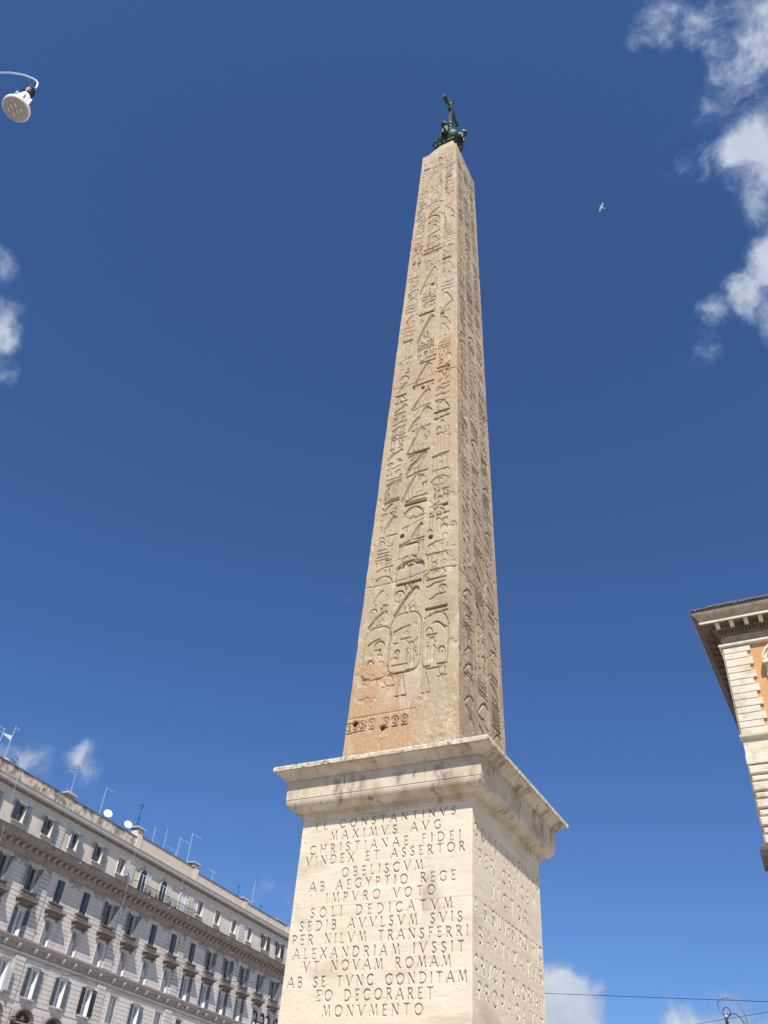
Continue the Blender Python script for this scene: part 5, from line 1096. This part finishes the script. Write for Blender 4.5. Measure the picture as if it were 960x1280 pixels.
# ------------------------------------------------------------------ wires and cables
def cable(name, label, a, b, r, sag=0, grp=None, mat=M_IRON):
    a = Vector(a); b = Vector(b); n = 16
    pts = [a.lerp(b, i/n)-Vector((0,0,sag*4*(i/n)*(1-i/n))) for i in range(n+1)]
    return tag(MB().tube(pts, r, 5).build(name, mat), label, 'cable', grp)
cable('overhead_wire', 'long level dark wire crossing from the pale building behind the pedestal', (-74.45,67.09,18.03), (-3.1,45,10.02), .013)
cable('overhead_wire', 'lower dark wire rising to the right past the curled lamp top', (-22.45,90,16.1), (-2.78,40,9.01), .012)
cable('facade_cable', 'pale thin cable hanging down the facade at the far left', (-72.27,54.64,34.4), (-72.34,55.54,26.0), .014, mat=M_STEEL, grp='cables hanging down the left facade')
cable('facade_cable', 'pale thin cable hanging down the facade below the second chimney', (-73.0,74.2,34.0), (-73.2,74.6,25.5), .013, mat=M_STEEL, grp='cables hanging down the left facade')
cable('facade_cable', 'short pale cable on the attic just left of the third chimney', (-74.3,85.1,34.2), (-74.35,84.9,30.4), .013, mat=M_STEEL, grp='cables hanging down the left facade')

# ------------------------------------------------------------------ street lamp, upper left
lamp = thing('street_lamp', 'round white street lamp head on a curved arm, upper left', 'street lamp', (-7.75,.95,0))
o0 = Vector((-7.75,.95,0)); LC = Vector((-6.338,1.639,11.055))
armp = [(-6.303,1.657,11.56),(-6.30,1.66,11.64),(-6.318,1.648,11.74),(-6.366,1.625,11.815),(-6.42,1.597,11.866),(-6.501,1.555,11.928),(-6.588,1.51,11.972),(-6.712,1.446,12.004),(-6.90,1.36,12.012),(-7.15,1.24,12.0),(-7.45,1.10,11.9),(-7.62,1.01,11.6),(-7.72,.965,11.0)]
MB().tube([Vector(p)-o0 for p in armp], .0118, 10).build('arm', M_STEEL, lamp, smooth=True)
MB().lathe([(.16,0),(.16,.3),(.12,.4),(.10,3),(.075,3.05),(.06,11.3),(.02,11.5)], 14).build('pole', M_STEEL, lamp, smooth=True)
nk = Vector((LC.x+.02, LC.y+.01, 0))
d_ = MB().lathe([(.118,-.015),(.150,-.012),(.156,.0),(.156,.028),(.145,.042),(.095,.06),(.082,.10),(.070,.26),(.056,.32),(.05,.34)], 32, LC-o0+Vector((0,0,.0)))
hd = d_.build('lamp_head', M_WHITE, lamp, smooth=False)
MB().lathe([(.056,.34),(.066,.35),(.066,.43),(.058,.435),(.055,.46),(.062,.47),(.05,.51),(.02,.53)], 18, LC-o0).build('collar', M_IRON, hd, smooth=False)
for i in range(6):
    a_ = R(60*i); MB().box(-.006,.006,.0,.05,.10,.26).build('cooling_fin', M_STEEL, hd).matrix_local = Matrix.Translation(LC-o0) @ Matrix.Rotation(a_, 4, 'Z') @ Matrix.Translation((0,.055,0))
MB().lathe([(.120,-.032),(.138,-.028),(.142,-.016),(.12,-.016)], 32, LC-o0).build('lens_cover', M_LAMPG, hd)
for i, (x, y) in enumerate(((-.055,-.04),(.0,-.055),(.055,-.04),(-.04,.03),(.02,.025),(.07,.03))):
    MB().box(-.008,.008,-.022,.022,-.043,-.033).build('led_module', M_LED, hd).matrix_local = Matrix.Translation(LC-o0+Vector((x,y,0))) @ Matrix.Rotation(R(20), 4, 'Z')
lp = MB().tube([LC-o0+Vector((.09*math.cos(R(200))+.045*math.sin(a_)*-1, -.07+.0, .11+.045*(1-math.cos(a_)))) for a_ in [i*math.pi*2/10 for i in range(11)]], .008, 5); lp.build('latch_loop', M_STEEL, hd)

# ------------------------------------------------------------------ curled lamp top, lower right
M_SCR = material('worn_grey_iron', (.20,.20,.22), (.08,.08,.10), rough=.5, metal=.4, nscale=8, amount=.8)
lr = thing('ornate_lamp_post', 'thin iron lamp post ending in looping scrolls, bottom right', 'lamp post', (-4.68,32,0))
oo = Vector((-4.68,32,0))
MB().lathe([(.14,0),(.14,.5),(.09,.6),(.06,3),(.05,7.1),(.045,7.25)], 12).build('pole', M_IRON, lr, smooth=True)
def spl(P, n=6):
    P = [Vector(p) for p in P]; out = []
    for i in range(len(P)-1):
        p0, p1, p2, p3 = P[max(i-1,0)], P[i], P[i+1], P[min(i+2,len(P)-1)]
        for j in range(n):
            t = j/n; out.append(.5*((2*p1)+(-p0+p2)*t+(2*p0-5*p1+4*p2-p3)*t*t+(-p0+3*p1-3*p2+p3)*t**3))
    return out+[P[-1]]
big = [(-4.70,7.22),(-4.82,7.40),(-4.87,7.60),(-4.79,7.72),(-4.60,7.77),(-4.37,7.72),(-4.18,7.56),(-4.11,7.32),(-4.07,7.0),(-4.0,6.6)]
MB().tube([Vector((p[0],32,p[1]))-oo for p in spl([(x,z,0) for x, z in big])], .016, 7).build('large_scroll', M_SCR, lr, smooth=True)
sm_ = [(-4.70,7.24),(-4.75,7.38),(-4.69,7.50),(-4.58,7.50),(-4.53,7.38),(-4.58,7.30),(-4.64,7.36)]
MB().tube([Vector((p[0],32,p[1]))-oo for p in spl([(x,z,0) for x, z in sm_])], .013, 7).build('small_scroll', M_IRON, lr, smooth=True)
md_ = [(-4.66,7.22),(-4.52,7.32),(-4.38,7.33),(-4.25,7.21),(-4.16,7.03),(-4.10,6.6)]
MB().tube([Vector((p[0],32,p[1]))-oo for p in spl([(x,z,0) for x, z in md_])], .014, 7).build('lower_scroll', M_IRON, lr, smooth=True)
MB().blob((0,0,7.26), .05, 8, 6).build('finial', M_STEEL, lr, smooth=True)
MB().lathe([(.04,6.62),(.10,6.58),(.20,6.35),(.24,6.2),(.22,6.16)], 16, (.66,0,0)).build('lamp_shade', M_IRON, lr, smooth=True)

# ------------------------------------------------------------------ ironwork beside the pedestal
ir = thing('iron_lamp_cluster', 'dark wrought-iron stems with curled tips beside the pedestal, bottom edge', 'ironwork', (-50.95,73.4,0), R(94))
X = MB().lathe([(.25,0),(.25,1),(.14,1.2),(.10,12),(.06,14.4)], 12); X.build('pole', M_IRON, ir)
MB().box(-2.2,2.4,-.05,.05,14.42,14.52).build('crossbar', M_IRON, ir)
for x, s in ((-1.75,-1),(-.45,-1),(.5,-1),(1.5,1)):
    MB().tube([Vector((p[0],0,p[1])) for p in spl([(x,13.9,0),(x+.02*s,14.6,0),(x+.02*s,14.95,0),(x+.28*s,15.20,0),(x+.52*s,15.12,0),(x+.46*s,15.0,0)])], [.11]*10+[.09]*10+[.055]*11 if False else .085, 7).build('curled_stem', M_IRON, ir, smooth=True)

# ------------------------------------------------------------------ gull
gl = thing('gull', 'small white gull gliding in the blue sky right of the obelisk', 'bird', (-4.89,40.87,70.2))
def gull():
    Bq = Matrix((Rv, Uv, -Fv)).transposed()
    rot = Matrix.Rotation(R(40), 3, 'Z')
    m = MB(); m.tube([(-.30,0,0),(-.16,0,0),(0,0,-.01),(.14,0,.0),(.22,0,.02),(.29,0,.01)], [.02,.06,.085,.06,.05,.012], 8)
    m.add([(-.26,0,0),(-.44,-.09,0),(-.46,0,.01),(-.44,.09,0)], [(0,1,2,3)])
    ws = MB(); wt = MB()
    for s in (-1, 1):
        P = [(.12,.05),(.20,.30),(.06,.62)]; Q = [(-.10,.05),(-.02,.30),(-.06,.62)]
        top = [Vector((x, s*y, .02+.10*math.sin(y*3))) for x, y in P]; bot = [Vector((x, s*y, .02+.10*math.sin(y*3))) for x, y in Q]
        for a in (0, 1):
            v = [top[a], top[a+1], bot[a+1], bot[a]]; v2 = [q-Vector((0,0,.015)) for q in v]; ws.add(v+v2, [(0,1,2,3),(7,6,5,4),(0,4,5,1),(1,5,6,2),(2,6,7,3),(3,7,4,0)])
        v = [top[2], Vector((-.10, s*.80, .09)), bot[2]]; v2 = [q-Vector((0,0,.012)) for q in v]; wt.add(v+v2, [(0,1,2),(5,4,3),(0,3,4,1),(1,4,5,2),(2,5,3,0)])
    b = m.build('body', M_GULL, gl, smooth=True); w1 = ws.build('wings', M_GULL, gl); w2 = wt.build('wing_tips', M_GULLT, w1)
gull(); gl.rotation_euler = (R(35), R(-20), R(215)); gl.scale = (.66, .66, .66)
